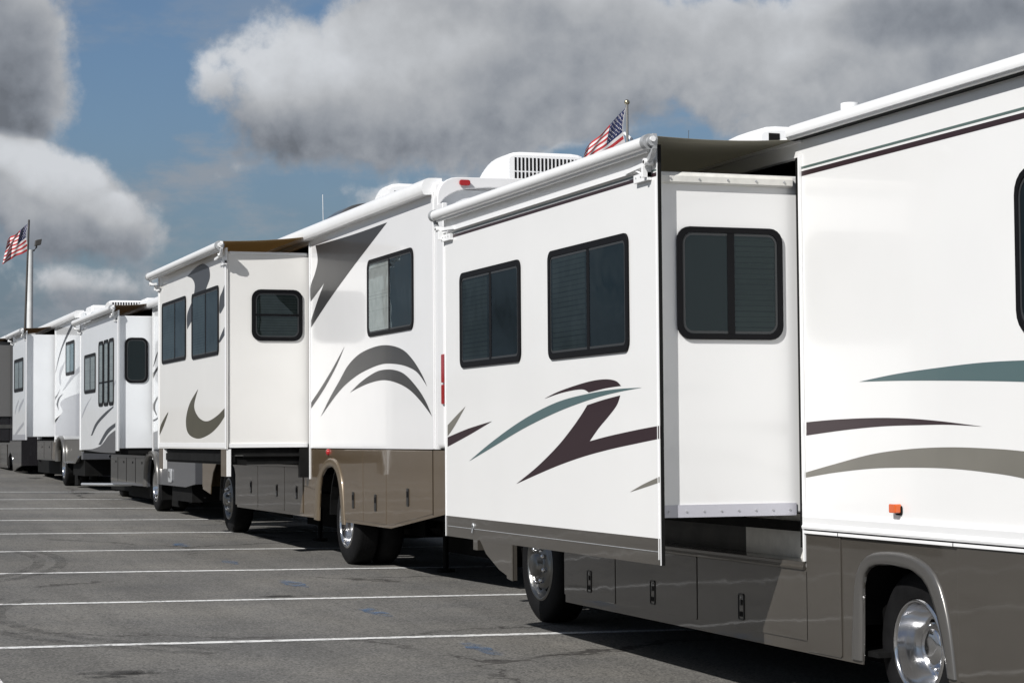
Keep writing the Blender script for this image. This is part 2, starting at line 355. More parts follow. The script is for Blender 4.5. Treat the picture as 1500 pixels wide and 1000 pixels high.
def ac_unit(rv, x0, x1, y0, y1, z0, z1, slats=14, horizontal=False, taper=.3, m=TRIM, rows=2):
    """boxy rooftop air conditioner, louvred end towards the rear (-Y), nose sloping away to the front"""
    h = z1 - z0; b = MB()
    pr = [(y0, z0), (y0 - .0, z1 - .03), (y0 + .03, z1), (y0 + (y1 - y0) * .55, z1 - .01), (y1 - .12, z0 + h * .62), (y1, z0 + h * .15), (y1, z0)]
    lp = spline(pr[2:], 4); lp = [pr[0], pr[1]] + lp
    n = 8; vs = []; k = len(lp)
    xs = [0, .02, .07, .16, .84, .93, .98, 1]; ins = [.16, .08, .03, 0, 0, .03, .08, .16]
    for u, q in zip(xs, ins):
        for (y, z) in lp: vs.append((x0 + (x1 - x0) * u, y + (q * .5 if y > y0 + .1 else 0) * -1, z0 + (z - z0) * (1 - q * .7)))
    fs = [[i * k + j, i * k + (j + 1) % k, (i + 1) * k + (j + 1) % k, (i + 1) * k + j] for i in range(len(xs) - 1) for j in range(k)]
    b.add(vs, fs, m, False); b.add([vs[i] for i in range(k)], [list(range(k))], m); b.add([vs[-k + i] for i in range(k)], [list(range(k))], m)
    o = obj('air_conditioner', b, rv, bevel=.01)
    l = MB(); mg = .07 * (x1 - x0)
    if not horizontal:
        w = (x1 - x0 - 2 * mg) / slats
        for i in range(slats):
            for r_ in range(rows):
                za = z0 + h * .12 + (h * .76) * r_ / rows; zb_ = z0 + h * .12 + (h * .76) * (r_ + 1) / rows - h * .04
                l.box(x0 + mg + w * i, x0 + mg + w * (i + .5), y0 - .004, y0 + .01, za, zb_, SEAL)
    else:
        for i in range(slats): z = z0 + h * .15 + h * .7 * i / slats; l.box(x0 + mg, x1 - mg, y0 - .004, y0 + .01, z, z + h * .7 / slats * .3, ALUD)
    obj('louvre', l, o); return o
def underside(rv, X, y0, y1, zb, axles, W=2.5):
    c = MB(); c.box(X + .8, X + W - .3, y0 + .4, y1 - .3, zb + .05, zb + .35, BLK)
    for q in (.75, W - .85): c.box(X + q, X + q + .1, y0 + .2, y1 - .2, zb - .08, zb + .1, BLK)
    for ya in axles:
        z = gz(X, ya) + .45; c.tube([(X + .25, ya, z), (X + W - .25, ya, z)], .07, BLK, 10); c.tube([(X + W / 2, ya - .2, z), (X + W / 2, ya + .2, z)], .17, BLK, 12)
    c.box(X + .5, X + W - .5, axles[0] + 1.0, axles[0] + 2.4, zb - .12, zb + .1, BLK)
    c.tube([(X + 1.5, y0 + .3, zb - .03), (X + 1.5, axles[-1] - .5, zb - .06)], .05, BLK, 10)
    return obj('chassis', c, rv)
def far_wheels(rv, X, ys, R, W=2.5):
    for y in ys:
        m = MB(); z = gz(X + W - .3, y) + R
        m.lathe((X + W - .32, y, z), [(.001, 0), (R * .9, 0), (R, .04), (R, .22), (R * .9, .26), (.001, .26)], RUB, 36); obj('far_wheel', m, rv)
def shell(rv, X, y0, y1, zl, zt, notch, m, W=2.5, roof=TRIM, nose=.5, fz=None, decals=None, rear_m=None, name='side_wall'):
    """body: left side wall with a slide-out opening and graphics, plus far side, roof, rear and nose"""
    a, b, nz = notch
    prof = [(y0, zl), (a, zl), (a, nz), (b, nz), (b, zl), (y1, zl), (y1, zt - nose * 1.6), (y1 - nose, zt), (y0, zt)]
    s = MB(); s.prism(XP(X), prof, -.05, 0, m)
    if decals: decals(s)
    o = obj(name, s, rv, bevel=0)
    t = MB(); t.prism(XP(X + W), [(y0, zl), (y1, zl), (y1, zt - nose * 1.6), (y1 - nose, zt), (y0, zt)], 0, .05, m); obj('far_side_wall', t, rv)
    q = MB(); q.box(X + .05, X + W - .05, y0, y0 + .05, zl, zt - .05, rear_m or m); obj('rear_wall', q, rv)
    q = MB(); q.add([(X + .05, y1 - .01, zl), (X + W - .05, y1 - .01, zl), (X + W - .05, y1 - .01, zt - nose * 1.6), (X + .05, y1 - .01, zt - nose * 1.6), (X + W - .05, y1 - nose, zt), (X + .05, y1 - nose, zt)], [(0, 1, 2, 3), (3, 2, 4, 5)], m); obj('front_cap', q, rv, recalc=False)
    q = MB(); q.prism(XP(X + W), rr(y1 - .02, y1 - .018, zl + .4, zl + .5, .0005, 1), 0, .01, SEAL)
    ws = MB(); ws.box(X + .15, X + W - .15, y1, y1 + .012, zl + .35, min(zl + 1.35, zt - nose * 1.6 - .05), PLAST); obj('windscreen', ws, rv)
    q = MB(); q.box(X + .03, X + W - .03, y0 + .02, y1 - nose, zt - .06, zt, roof)
    q.prism(XP(X + .03), [(y0 + .02, zt), (y0 + .02, zt + .03), (y1 - nose, zt + .03), (y1 - nose, zt)], -(W - .06), 0, roof); obj('roof', q, rv)
    q = MB(); q.box(X + .05, X + W - .05, y0 + .05, y1 - .1, zl - .04, zl + .02, BLK)
    q.box(X + .052, X + .60, b + .0, b + .03, zl, nz, SEAL); q.box(X + .052, X + .60, a - .03, a + .0, zl, nz, SEAL); q.box(X + .6, X + .63, a, b, zl - .02, nz, DARKIN); q.box(X + .052, X + .6, a, b, nz, nz + .02, SEAL)
    obj('floor', q, rv); return o
def edge_seal(rv, X, y, z0, z1, w=.03):
    q = MB(); q.box(X - .012, X + .06, y, y + w, z0, z1, SEAL); q.box(X - .016, X - .002, y - .022, y - .001, z0 - .08, z1 + .02, TRIM); return obj('opening_seal', q, rv)
# ------------------------------------------------------------------ ground and markings
def asphalt():
    m = bpy.data.materials.new('worn asphalt'); m.use_nodes = True; nt = m.node_tree; N = nt.nodes.new; L = nt.links.new; b = nt.nodes['Principled BSDF']
    g = N('ShaderNodeNewGeometry'); P = g.outputs['Position']
    def noise(s, d=5, r=.55, vec=P, dist=0):
        n = N('ShaderNodeTexNoise'); n.inputs['Scale'].default_value = s; n.inputs['Detail'].default_value = d; n.inputs['Roughness'].default_value = r; n.inputs['Distortion'].default_value = dist; L(vec, n.inputs['Vector']); return n.outputs['Fac']
    def rng(v, a, c, x, y):
        q = N('ShaderNodeMapRange'); q.inputs['From Min'].default_value = a; q.inputs['From Max'].default_value = c; q.inputs['To Min'].default_value = x; q.inputs['To Max'].default_value = y; L(v, q.inputs['Value']); return q.outputs[0]
    def mix(f, a, c, t='MIX'):
        q = N('ShaderNodeMix'); q.data_type = 'RGBA'; q.blend_type = t
        if isinstance(f, float): q.inputs[0].default_value = f
        else: L(f, q.inputs[0])
        for i, v in ((6, a), (7, c)):
            if isinstance(v, tuple): q.inputs[i].default_value = (*v, 1)
            else: L(v, q.inputs[i])
        return q.outputs[2]
    big = rng(noise(.16, 4), .36, .64, 0, 1); col = mix(big, (.122, .121, .118), (.160, .158, .153))
    c2 = mix(rng(noise(.5, 6, .65), .35, .68, 0, 1), (.80, .80, .81), (1.14, 1.11, 1.06)); col = mix(1.0, col, c2, 'MULTIPLY')
    mp = N('ShaderNodeMapping'); mp.inputs['Scale'].default_value = (2.2, .16, 1); mp.inputs['Rotation'].default_value = (0, 0, .05); L(P, mp.inputs['Vector'])
    st = mix(rng(noise(1.0, 6, .7, mp.outputs[0]), .35, .72, 0, 1), (.84, .84, .84), (1.10, 1.10, 1.10)); col = mix(1.0, col, st, 'MULTIPLY')
    v = N('ShaderNodeTexVoronoi'); v.inputs['Scale'].default_value = 75; L(P, v.inputs['Vector'])
    col = mix(1.0, col, mix(rng(v.outputs['Color'], .1, .9, 0, 1), (.52, .52, .52), (1.52, 1.50, 1.46)), 'MULTIPLY')
    v3 = N('ShaderNodeTexVoronoi'); v3.inputs['Scale'].default_value = 5.0; v3.inputs['Randomness'].default_value = 1; L(P, v3.inputs['Vector'])
    sp = N('ShaderNodeMath'); sp.operation = 'LESS_THAN'; sp.inputs[1].default_value = .055; L(v3.outputs['Distance'], sp.inputs[0])
    sel = N('ShaderNodeMath'); sel.operation = 'MULTIPLY'; L(sp.outputs[0], sel.inputs[0]); L(rng(noise(1.3, 2), .56, .62, 0, .6), sel.inputs[1]); col = mix(sel.outputs[0], col, (.26, .25, .235))
    # hairline cracks
    w = N('ShaderNodeTexVoronoi'); w.feature = 'DISTANCE_TO_EDGE'; w.inputs['Scale'].default_value = .17
    dn = N('ShaderNodeTexNoise'); dn.inputs['Scale'].default_value = 1.6; dn.inputs['Detail'].default_value = 8; dn.inputs['Roughness'].default_value = .7; L(P, dn.inputs['Vector'])
    ad = N('ShaderNodeVectorMath'); ad.operation = 'MULTIPLY_ADD'; ad.inputs[1].default_value = (1.1, 1.1, 0); L(dn.outputs['Color'], ad.inputs[0]); L(P, ad.inputs[2]); L(ad.outputs[0], w.inputs['Vector'])
    ck = N('ShaderNodeMath'); ck.operation = 'MULTIPLY'; L(rng(w.outputs['Distance'], .0015, .0055, 1, 0), ck.inputs[0]); L(rng(noise(.45, 3), .44, .52, 0, .9), ck.inputs[1]); col = mix(ck.outputs[0], col, (.035, .032, .03))
    L(col, b.inputs['Base Color']); b.inputs['Roughness'].default_value = .85; b.inputs['Specular IOR Level'].default_value = .25
    bp = N('ShaderNodeBump'); bp.inputs['Strength'].default_value = .6; bp.inputs['Distance'].default_value = .004; L(noise(90, 3, .7), bp.inputs['Height']); L(bp.outputs[0], b.inputs['Normal'])
    return m
g = MB(); xs = [-500, -60, -10, 0, 5, 10, 20, 60, 500]; ys = [-400, -40, 0, 10, 20, 30, 45, 60, 100, 200, 500]
vs = [(x, y, gz(x, y)) for x in xs for y in ys]; k = len(ys)
g.add(vs, [[i * k + j, i * k + j + 1, (i + 1) * k + j + 1, (i + 1) * k + j] for i in range(len(xs) - 1) for j in range(k - 1)], asphalt())
tag(obj('ground', g, recalc=False), 'worn grey asphalt of the open parking lot', None, None, 'structure')
def worn(name, col, lo, hi, scale=9, edge=0):
    m = bpy.data.materials.new(name); m.use_nodes = True; nt = m.node_tree; b = nt.nodes['Principled BSDF']; b.inputs['Base Color'].default_value = (*col, 1); b.inputs['Roughness'].default_value = .8
    ge = nt.nodes.new('ShaderNodeNewGeometry'); n = nt.nodes.new('ShaderNodeTexNoise'); n.inputs['Scale'].default_value = scale; n.inputs['Detail'].default_value = 8; n.inputs['Roughness'].default_value = .75
    nt.links.new(ge.outputs['Position'], n.inputs['Vector']); q = nt.nodes.new('ShaderNodeMapRange'); q.inputs['From Min'].default_value = lo; q.inputs['From Max'].default_value = hi
    nt.links.new(n.outputs['Fac'], q.inputs['Value']); nt.links.new(q.outputs[0], b.inputs['Alpha']); return m
LINE = worn('worn white road paint', (.66, .66, .65), .34, .50, 16)
BLUE = worn('faded blue road paint', (.05, .13, .27), .44, .74, 7)
OIL = worn('oil stain', (.030, .028, .026), .42, .62, 4)
def strip(name, pts_pairs, mt, label, dz=.004):
    m = MB(); vs = [p for a, b in pts_pairs for p in ((a[0], a[1], gz(*a) + dz), (b[0], b[1], gz(*b) + dz))]
    m.add(vs, [[2 * i, 2 * i + 1, 2 * i + 3, 2 * i + 2] for i in range(len(pts_pairs) - 1)], mt); return tag(obj(name, m, recalc=False), label, None, None, 'structure')
for i, Y in enumerate([11.66, 15.04, 18.36, 21.79, 25.13, 28.70, 32.15, 35.95, 39.58, 43.2]):
    w = .062
    strip('parking_line', [((x, Y - w + .006 * math.sin(x * 3 + i)), (x, Y + w + .006 * math.sin(x * 2.3 + i * 2))) for x in [(-3.4 if i > 1 else 1.1) + q * .4 for q in range(32)]] , LINE, 'white painted bay line crossing the lot')
strip('parking_line', [((1.15, y), (1.33, y)) for y in (6, 9, 12, 13.6)], LINE, 'white painted line running along the row')
def patch(name, cx_, cy_, rx, ry, mt, label, dz, n=26, ang=0):
    m = MB(); vs = []
    for j in range(n):
        t = 2 * math.pi * j / n; q = random.uniform(.65, 1.1); a, b = rx * q * math.cos(t), ry * q * math.sin(t)
        x = cx_ + a * math.cos(ang) - b * math.sin(ang); y = cy_ + a * math.sin(ang) + b * math.cos(ang); vs.append((x, y, gz(x, y) + dz))
    m.add(vs, [list(range(n))], mt); return tag(obj(name, m, recalc=False), label, None, None, 'structure')
for i, (x, y, rx, ry) in enumerate([(4.82, 14.2, .10, .50), (4.82, 17.0, .10, .45), (4.83, 19.97, .11, .45), (4.83, 23.0, .09, .4), (4.85, 26.0, .12, .4)]):
    patch('paint_mark', x, y, rx, ry, BLUE, 'faded blue paint smudge on the asphalt', .007)
for i, (px_, py_, rx, ry) in enumerate([(185, 985, .30, .12), (235, 984, .22, .10), (160, 991, .16, .06), (590, 786, .25, .5), (392, 787, .18, .5), (120, 722, .25, .5), (50, 700, .2, .6), (420, 873, .30, .10)]):
    d = ray(px_, py_); t = (gz(0, 0) - EYE.z) / (d.z - GA * d.x - GB * d.y); p = EYE + d * t
    patch('oil_stain', p.x, p.y, rx, ry, OIL, 'dark oil stain on the asphalt', .006)
MARK = worn('faint tyre mark', (.055, .052, .05), .40, .95, 6)
for r0_, dr_ in ((3.2, 0), (3.2, .28), (5.4, 0), (5.4, .24)):
    rr2 = r0_ + dr_; cxx, cyy = (4.9, 17.2) if r0_ < 4 else (-2.6, 24)
    pr_ = [((cxx + (rr2 - .07) * math.cos(t), cyy + (rr2 - .07) * math.sin(t)), (cxx + (rr2 + .07) * math.cos(t), cyy + (rr2 + .07) * math.sin(t))) for t in [math.radians(a) for a in (range(150, 236, 5) if r0_ < 4 else range(-75, 20, 5))]]
    strip('tyre_mark', pr_, MARK, 'faint curved tyre mark on the asphalt', .0055)
# ------------------------------------------------------------------ motorhome 1 (nearest, warm white over taupe)
GRP = 'motorhomes parked nose to tail in one row'
X = 5.87; rv = thing('motorhome', (X + 1.25, 12, gz(X + 1.25, 12)), 'nearest motorhome at right, warm white over taupe skirt with maroon and teal swooshes', 'motorhome', GRP)
def d1(s):
    z3 = lambda p: zmap(p, 1180, 480, 3.572)
    decal(s, X, [z3([(280, 282), (480, 240), (700, 208), (920, 182), (1143, 170), (1500, 162)]), z3([(1500, 300), (1143, 282), (800, 276), (500, 276), (280, 282)])], TEAL)
    decal(s, X, [z3([(5, 493), (150, 480), (350, 471), (520, 473), (700, 487), (928, 516)]), z3([(928, 516), (750, 506), (600, 508), (400, 515), (200, 535), (5, 563)])], MAROON)
    decal(s, X, [z3([(3, 755), (150, 713), (350, 660), (550, 633), (750, 624), (950, 630), (1143, 645), (1500, 690)]), z3([(1500, 880), (1143, 787), (950, 755), (750, 735), (550, 730), (350, 735), (150, 757), (3, 783)])], GREYV)
    P = XP(X)
    s.sheet(P, [(6.8, 3.178), (11.12, 3.178), (11.12, 3.208), (6.8, 3.208)], .0016, MAROON); s.sheet(P, [(6.8, 3.222), (11.12, 3.222), (11.12, 3.236), (6.8, 3.236)], .0016, GREEN)
shell(rv, X, 6.8, 17.5, 1.05, 3.42, (11.14, 15.34, 3.30), W1, decals=d1)
roof_awning(rv, X, 6.8, 11.16, 3.40, 3.495, .085, 3)
s = MB(); s.prism(lambda a, b, c: (a, c, b), [(X, 1.035), (X - .03, 1.035), (X - .034, 1.05), (X - .02, 1.07), (X - .026, 1.11), (X - .014, 1.125), (X, 1.13)], 6.8, 11.12, TRIM)
s.box(X - .022, X + .01, 6.8, 11.12, 1.008, 1.026, TRIM); s.box(X - .012, X + .01, 6.8, 11.12, 1.025, 1.037, SEAL)
for q in (1232, 1401): yq = onX(q, 790, X).y; s.box(X - .0235, X, yq - .004, yq + .004, 1.006, 1.026, SEAL)
obj('belt_rail', s, rv, bevel=.002)
inner = yz([(1264, 967), (1264.6, 930), (1264.6, 863), (1266, 847), (1271, 834), (1284, 827), (1306, 827), (1335, 834), (1356, 852), (1369, 885), (1381.6, 935), (1389, 985), (1390, 992)], X)
outer = yz([(1250, 964), (1250.5, 930), (1254, 856), (1261, 827), (1275, 812), (1299, 807), (1331, 811), (1360, 827), (1378, 856), (1392, 913), (1401, 985), (1402, 995)], X)
zb = .285
sk = [(6.8, zb)] + [p for p in [(inner[-1][0], zb)] + inner[1:-1][::-1] + [(inner[0][0], zb)]] + [(15.17, .30), (15.17, .79), (11.12, .79), (11.12, 1.01), (6.8, 1.01)]
s = MB(); s.prism(XP(X), dedupe(sk), -.01, 0, TAUPE); s.prism(XP(X), [(16.38, .39), (16.75, .46), (17.1, .58), (17.33, .74), (17.42, 1.0), (16.38, 1.0)], -.03, .0, TAUPE)
s.box(X, X + 2.5, 17.33, 17.45, .6, 1.04, TAUPE)
s.box(X + 2.47, X + 2.5, 6.8, 17.3, .35, 1.04, TAUPE)
obj('skirt', s, rv)
s = MB(); s.prism(XP(X), [(16.38, .385), (16.52, .40), (16.52, 1.0), (16.38, 1.0)], .0, .015, TAUPE); obj('skirt_flange', s, rv, bevel=.006)
arch_trim(rv, X, outer, inner, ARCHT, .018)
s = MB(); s.prism(lambda a, b, c: (a, c, b), [(X + .02, .785), (X - .02, .785), (X - .028, .80), (X - .02, .815), (X - .022, .835), (X + .12, .845), (X + .12, .785)], 11.13, 15.17, TAUPE); s.box(X + .12, X + .14, 11.13, 15.17, .80, 1.12, SHAD); s.box(X + .0, X + .12, 11.125, 11.14, .80, 1.10, TRIM); s.box(X + .10, X + .118, 11.14, 12.15, .84, 1.115, DUSTY_LIT)  # last box: paler strip paints the lit end of the recess panel
obj('slide_sill', s, rv, bevel=.003)
sy = [onX(p, 860, X).y for p in (1184, 1022.8, 903, 827.6)]
lt = [(1088, 888), (958, 867), (865, 851)]
for i in range(3):
    l = onX(lt[i][0], lt[i][1], X); dr = door(rv, X, sy[i] - (0 if i else .015), sy[i + 1], .36, .785, TAUPE); q = MB(); Pq = XP(X - .009)
    q.prism(Pq, [rr(l.y - .042, l.y + .042, l.z - .085, l.z + .085, .014, 2), rr(l.y - .034, l.y + .034, l.z - .077, l.z + .077, .010, 2)], 0, .006, LATCH); q.prism(Pq, rr(l.y - .034, l.y + .034, l.z - .077, l.z + .077, .01, 2), 0, .002, TAUPE)
    q.prism(Pq, rr(l.y - .022, l.y + .022, l.z - .062, l.z - .03, .004, 1), .002, .005, SEAL); q.prism(Pq, rr(l.y - .016, l.y + .016, l.z + .01, l.z + .045, .006, 2), .002, .010, LATCH); q.tube([(X - .008, l.y, l.z + .06), (X - .014, l.y, l.z + .06)], .008, ALUD, 8); obj('latch', q, dr)
for a_, b_ in ((1401, 1700), (1184, 1232)):
    door(rv, X, max(onX(a_, 850, X).y, 6.85), max(6.85, onX(b_, 850, X).y), .30, 1.004, TAUPE) if a_ != 1401 else door(rv, X, 6.85, onX(1403, 850, X).y, .30, 1.004, TAUPE)
m_ = MB(); c = onX(1318, 745, X); m_.prism(XP(X), rr(c.y - .035, c.y + .035, c.z - .035, c.z + .02, .018, 4), 0, .012, SEAL); m_.prism(XP(X), rr(c.y - .028, c.y + .045, c.z - .022, c.z + .028, .008, 3), .006, .045, AMB); obj('marker_light', m_, rv, bevel=.004)
wheel(rv, 6.0, 10.06, .433, 'dual', .25); wheel(rv, 5.925, 15.89, .47, 'steer', .27); far_wheels(rv, X, (9.93, 15.83), .46)
lin = MB()
for yc, rad in ((9.93, .62), (15.83, .60)):
    lin = MB()
    arc = [(yc + rad * math.cos(math.radians(t)), .50 + rad * math.sin(math.radians(t))) for t in range(0, 181, 15)]; arc2 = [(yc + (rad + .02) * math.cos(math.radians(t)), .50 + (rad + .02) * math.sin(math.radians(t))) for t in range(180, -1, -15)]
    lin.prism(XP(X + .03), arc + arc2, -.75, -.01, BLK); lin.box(X + .74, X + .76, yc - rad, yc + rad, .3, 1.05, BLK)
    obj('wheel_well', lin, rv)
underside(rv, X, 6.8, 17.2, .36, (9.93, 15.83))
for y0_, y1_ in ((7, 9.2), (11.4, 15.1), (16.6, 17.3)):
    s = MB(); s.box(X + .7, X + 2.4, y0_, y1_, gz(X, y0_) + .16, .5, BLK); obj('underbody_blocker', s, rv)  # black boxes added to block light under the chassis
q = MB(); q.box(X + .04, X + .3, 10.35, 15.1, .33, .36, BLK); q.box(X + .28, X + .3, 10.35, 15.1, .33, .8, BLK); obj('storage_floor', q, rv)
window(rv, XP(X), 7.75, 8.83, 2.09, 2.93, .13, .035, pane=GLASSD, label='tall rounded window cut by the right edge of the photo')
edge_seal(rv, X, 11.14, .92, 3.295, .035)
# slide-out box
Xf = 4.93; so = MB(); so.box(Xf + .012, X + .4, 11.215, 15.24, 1.13, 3.19, W1); box = obj('slide_out', so, rv, bevel=.01)
def d1f(s):
    z7 = lambda p: zmap(p, 640, 420, 2.381); Xo = Xf - .012
    decal(s, Xo, [z7([(375, 390), (420, 367), (480, 345), (540, 328), (590, 322), (625, 328), (643, 345)]), z7([(643, 345), (590, 353), (530, 368)]), z7([(530, 368), (505, 357), (440, 368), (375, 390)])], MAROON)
    decal(s, Xo, [z7([(112, 608), (180, 550), (260, 490), (340, 440), (430, 398), (530, 372), (620, 357), (716, 351)]), z7([(716, 351), (640, 365), (560, 385), (480, 412), (400, 445), (300, 495), (200, 555), (112, 608)])], TEAL)
    decal(s, Xo, [z7([(640, 378), (628, 412), (600, 450), (565, 492), (533, 538)]), z7([(533, 538), (600, 520), (700, 498), (781, 483)]), z7([(781, 528), (700, 545), (600, 567), (500, 595), (400, 632), (278, 686)]), z7([(278, 686), (350, 627), (420, 557), (470, 495), (505, 445), (525, 412)]), z7([(525, 412), (580, 394), (640, 378)])], MAROON)
    decal(s, Xo, [z7([(38, 482), (70, 447), (100, 417)]), z7([(100, 417), (62, 485), (38, 520)])], GREYV)
    decal(s, Xo, [z7([(38, 524), (110, 494), (193, 468)]), z7([(193, 468), (120, 512), (38, 557)])], MAROON)
    decal(s, Xo, [z7([(674, 715), (720, 688), (780, 660)]), z7([(780, 680), (730, 697), (674, 715)])], GREYV)
    P = XP(Xo); s.sheet(P, [(11.15, 3.15), (15.27, 3.15), (15.27, 3.172), (11.15, 3.172)], .0016, MAROON); s.sheet(P, [(11.15, 3.181), (15.27, 3.181), (15.27, 3.191), (11.15, 3.191)], .0016, GREEN)
fp = MB(); fp.box(Xf - .012, Xf + .008, 11.135, 15.285, .995, 3.335, W1); fp.box(Xf - .011, Xf + .008, 11.135, 15.285, .838, .995, TAUPE); d1f(fp); fpo = obj('slide_face', fp, rv)
t = MB(); t.box(Xf - .016, Xf - .0115, 11.135, 11.142, .838, 3.335, TRIM); t.box(Xf - .017, Xf - .0115, 15.278, 15.285, .838, 3.335, TRIM); t.box(Xf - .016, Xf - .0115, 11.165, 11.172, .87, 3.13, TRIM)
t.box(Xf - .0145, Xf - .0105, 11.18, 15.24, .915, .919, ALUD); t.box(Xf - .04, Xf - .0118, 11.5, 15.285, 3.200, 3.236, TRIM)
t.box(Xf - .012, Xf + .010, 11.131, 11.134, .838, 3.335, SEAL); obj('edge_trim', t, fpo)
lk = MB(); c = onX(696, 770, Xf); lk.lathe((Xf - .013, c.y, c.z - .0), [(.022, .001), (.022, -.008), (.001, -.009)], ALUD, 16); lk.lathe((Xf - .022, c.y, c.z), [(.010, .0), (.001, -.001)], SEAL, 10); lk.tube([(Xf - .02, c.y, c.z - .02), (Xf - .025, c.y, c.z - .05)], .006, ALU, 8); obj('lock', lk, fpo)
s = MB(); s.prism(lambda a, b, c: (a, c, b), [(c_, d_) for c_, d_ in ((11.195, 3.115), (11.18, 3.125), (11.178, 3.16), (11.19, 3.18), (11.215, 3.186), (11.216, 3.115))], Xf + .02, X - .03, DUSTY_LIT)
s.v = [Vector((v.y, v.x, v.z)) for v in s.v]; cp = obj('top_flashing', s, rv)
s = MB(); s.box(Xf + .014, X - .02, 11.205, 11.217, 1.115, 1.19, mat('galvanised flashing', (.5, .5, .55), .4, metal=.2))
fl = obj('bottom_flashing', s, rv)
for i in range(8): xx = Xf + .07 + i * .115; s = MB(); s.tube([(xx, 11.206, 1.15), (xx, 11.200, 1.15)], .006, ALUD, 8); obj('rivet', s, fl)
for i in range(5): xx = Xf + .09 + i * .19; s = MB(); s.tube([(xx, 11.179, 3.145), (xx, 11.172, 3.145)], .006, ALUD, 8); obj('rivet', s, cp)
window(rv, YP(11.215), 5.07, 5.775, 2.18, 2.86, .085, .035, split=onY(1071, 400, 11.2).x, blind=BLIND, blindspan=(5.43, 5.74), pane=GLASSD, proud=.018, label='rounded sliding window on the rear side of the slide-out')
Pf = XP(Xf - .012)
window(rv, Pf, 13.53, 14.88, 2.13, 2.855, .065, .042, split=onX(722, 450, Xf).y, blind=BLIND, blindspan=(14.25, 14.85), label='smaller sliding window at the front of the slide-out face')
window(rv, Pf, 11.58, 12.97, 2.12, 2.855, .065, .042, split=onX(866, 450, Xf).y, blind=BLIND, blindspan=(12.3, 12.9), label='larger sliding window at the rear of the slide-out face')
awning(rv, Xf - .012, 4.86, X, 11.12, 15.37, 3.348, 3.405, FAB1, r=.041)
r = MB(); r.box(X - .02, X + .005, 11.10, 15.3, 3.385, 3.415, TRIM); obj('awning_rail', r, rv)
ac_unit(rv, 6.55, 7.35, 13.0, 14.1, 3.45, 3.80, 4, taper=.3)
s = MB(); c = onY(1245, 160, 11.9); s.tube([(c.x, 11.9, 3.44), (c.x, 11.9, 3.64)], .045, TRIM, 16); s.tube([(c.x, 11.9, 3.64), (c.x, 11.9, 3.785)], .062, TRIM, 16); obj('vent_pipe', s, rv)
s = MB(); s.tube([(6.7, 14.6, 3.45), (6.72, 14.6, 4.0)], .002, DPOLE, 6); obj('antenna', s, rv)
# ------------------------------------------------------------------ motorhome 2 (white over bronze)
X = 6.0; rv = thing('motorhome', (X + 1.25, 24.5, gz(X + 1.25, 24.5)), 'tall motorhome second in the row, white over bronze skirt with charcoal arch graphics', 'motorhome', GRP)
z4 = lambda p: zmap(p, 420, 240, 3.125)
z5 = lambda p: zmap(p, 420, 540, 3.125)
def d2(s):
    decal(s, X, [z4([(132, 374), (300, 325), (460, 268)]), z4([(460, 268), (380, 372), (290, 490), (200, 615), (112, 748)]), z4([(112, 748), (112, 715)]), z4([(112, 715), (140, 630), (172, 545)]), z4([(172, 545), (140, 590), (110, 630)]), z4([(110, 630), (110, 560), (130, 500), (142, 440), (132, 374)])], CHAR)
    decal(s, X, [[(470, 610), (483, 583), (497, 558), (510, 535), (527, 518), (550, 507.5), (570, 505.6), (590, 512), (605, 527), (618, 548), (626, 566)], [(626, 566), (612, 546), (597, 537), (580, 533), (561, 533), (541, 540), (520, 552), (497, 573), (470, 610)]], CHAR)
    decal(s, X, [[(513, 574.6), (529, 559), (548, 546), (561, 541.5), (577, 541.5), (593, 548), (610, 566), (623, 586), (633.4, 610)], [(633.4, 610), (616, 587), (599, 570), (580, 560), (561, 556.6), (541, 561), (525, 568), (513, 574.6)]], CHAR)
    decal(s, X, [[(505, 507), (492, 538), (474, 571), (456, 598)], [(456, 598), (456, 589)], [(456, 589), (470, 568), (487, 540), (505, 507)]], CHAR)
shell(rv, X, 18.9, 30.5, 1.49, 4.06, (23.93, 28.62, 3.93), W2, decals=d2, rear_m=W4)
roof_awning(rv, X, 19.03, 29.6, 3.97, 4.135, .105, 0)
# rear cap: moulded frame round a recessed rear wall, with the overhanging brow
ic = xz([(643.5, 306), (646, 297), (652, 290), (660, 284.5), (670, 280), (685, 277), (715, 275)], 18.85)
oc = [(X - .004, 3.70), (X - .004, 3.92)] + [(X - .004 + .2 - .2 * math.cos(math.radians(t)), 3.93 + .2 * math.sin(math.radians(t))) for t in range(15, 91, 15)] + [(X + 1.25, 4.15), (X + 2.30, 4.13), (X + 2.43, 4.07), (X + 2.5, 3.93), (X + 2.5, 3.70), (X + 2.44, 3.72)] + [(2 * X + 2.5 - a, b) for a, b in ic] + ic[::-1] + [(ic[0][0], 3.70)]
s = MB(); s.prism(YP(18.85), dedupe(oc), -.22, 0, W2); s.box(X - .003, X + .05, 18.70, 18.95, 3.70, 3.86, W2); obj('rear_brow', s, rv, bevel=.02, seg=3)
s = MB(); s.box(X + .03, X + 2.47, 18.58, 19.0, 1.49, 3.80, W2); s.box(X + .001, X + 2.499, 18.66, 18.99, 1.49, 3.78, W2); obj('rear_cap', s, rv, bevel=.05, seg=4)
s = MB(); c = onY(680, 268, 18.84); s.prism(YP(18.84), rr(c.x - .055, c.x + .055, c.z - .028, c.z + .028, .02, 3), 0, .03, REDL); obj('marker_light', s, rv, bevel=.005)
s = MB()
for a_, b_ in ((1.92, 2.11), (2.125, 2.40)): s.prism(XP(X), rr(18.60, 18.72, a_, b_, .015, 3), -.02, .02, REDL)
for a_, b_ in ((1.92, 2.11), (2.125, 2.40)): s.prism(YP(18.60), rr(6.0 - .02, 6.11, a_, b_, .015, 3), -.02, .02, REDL)
obj('tail_light', s, rv, bevel=.006)
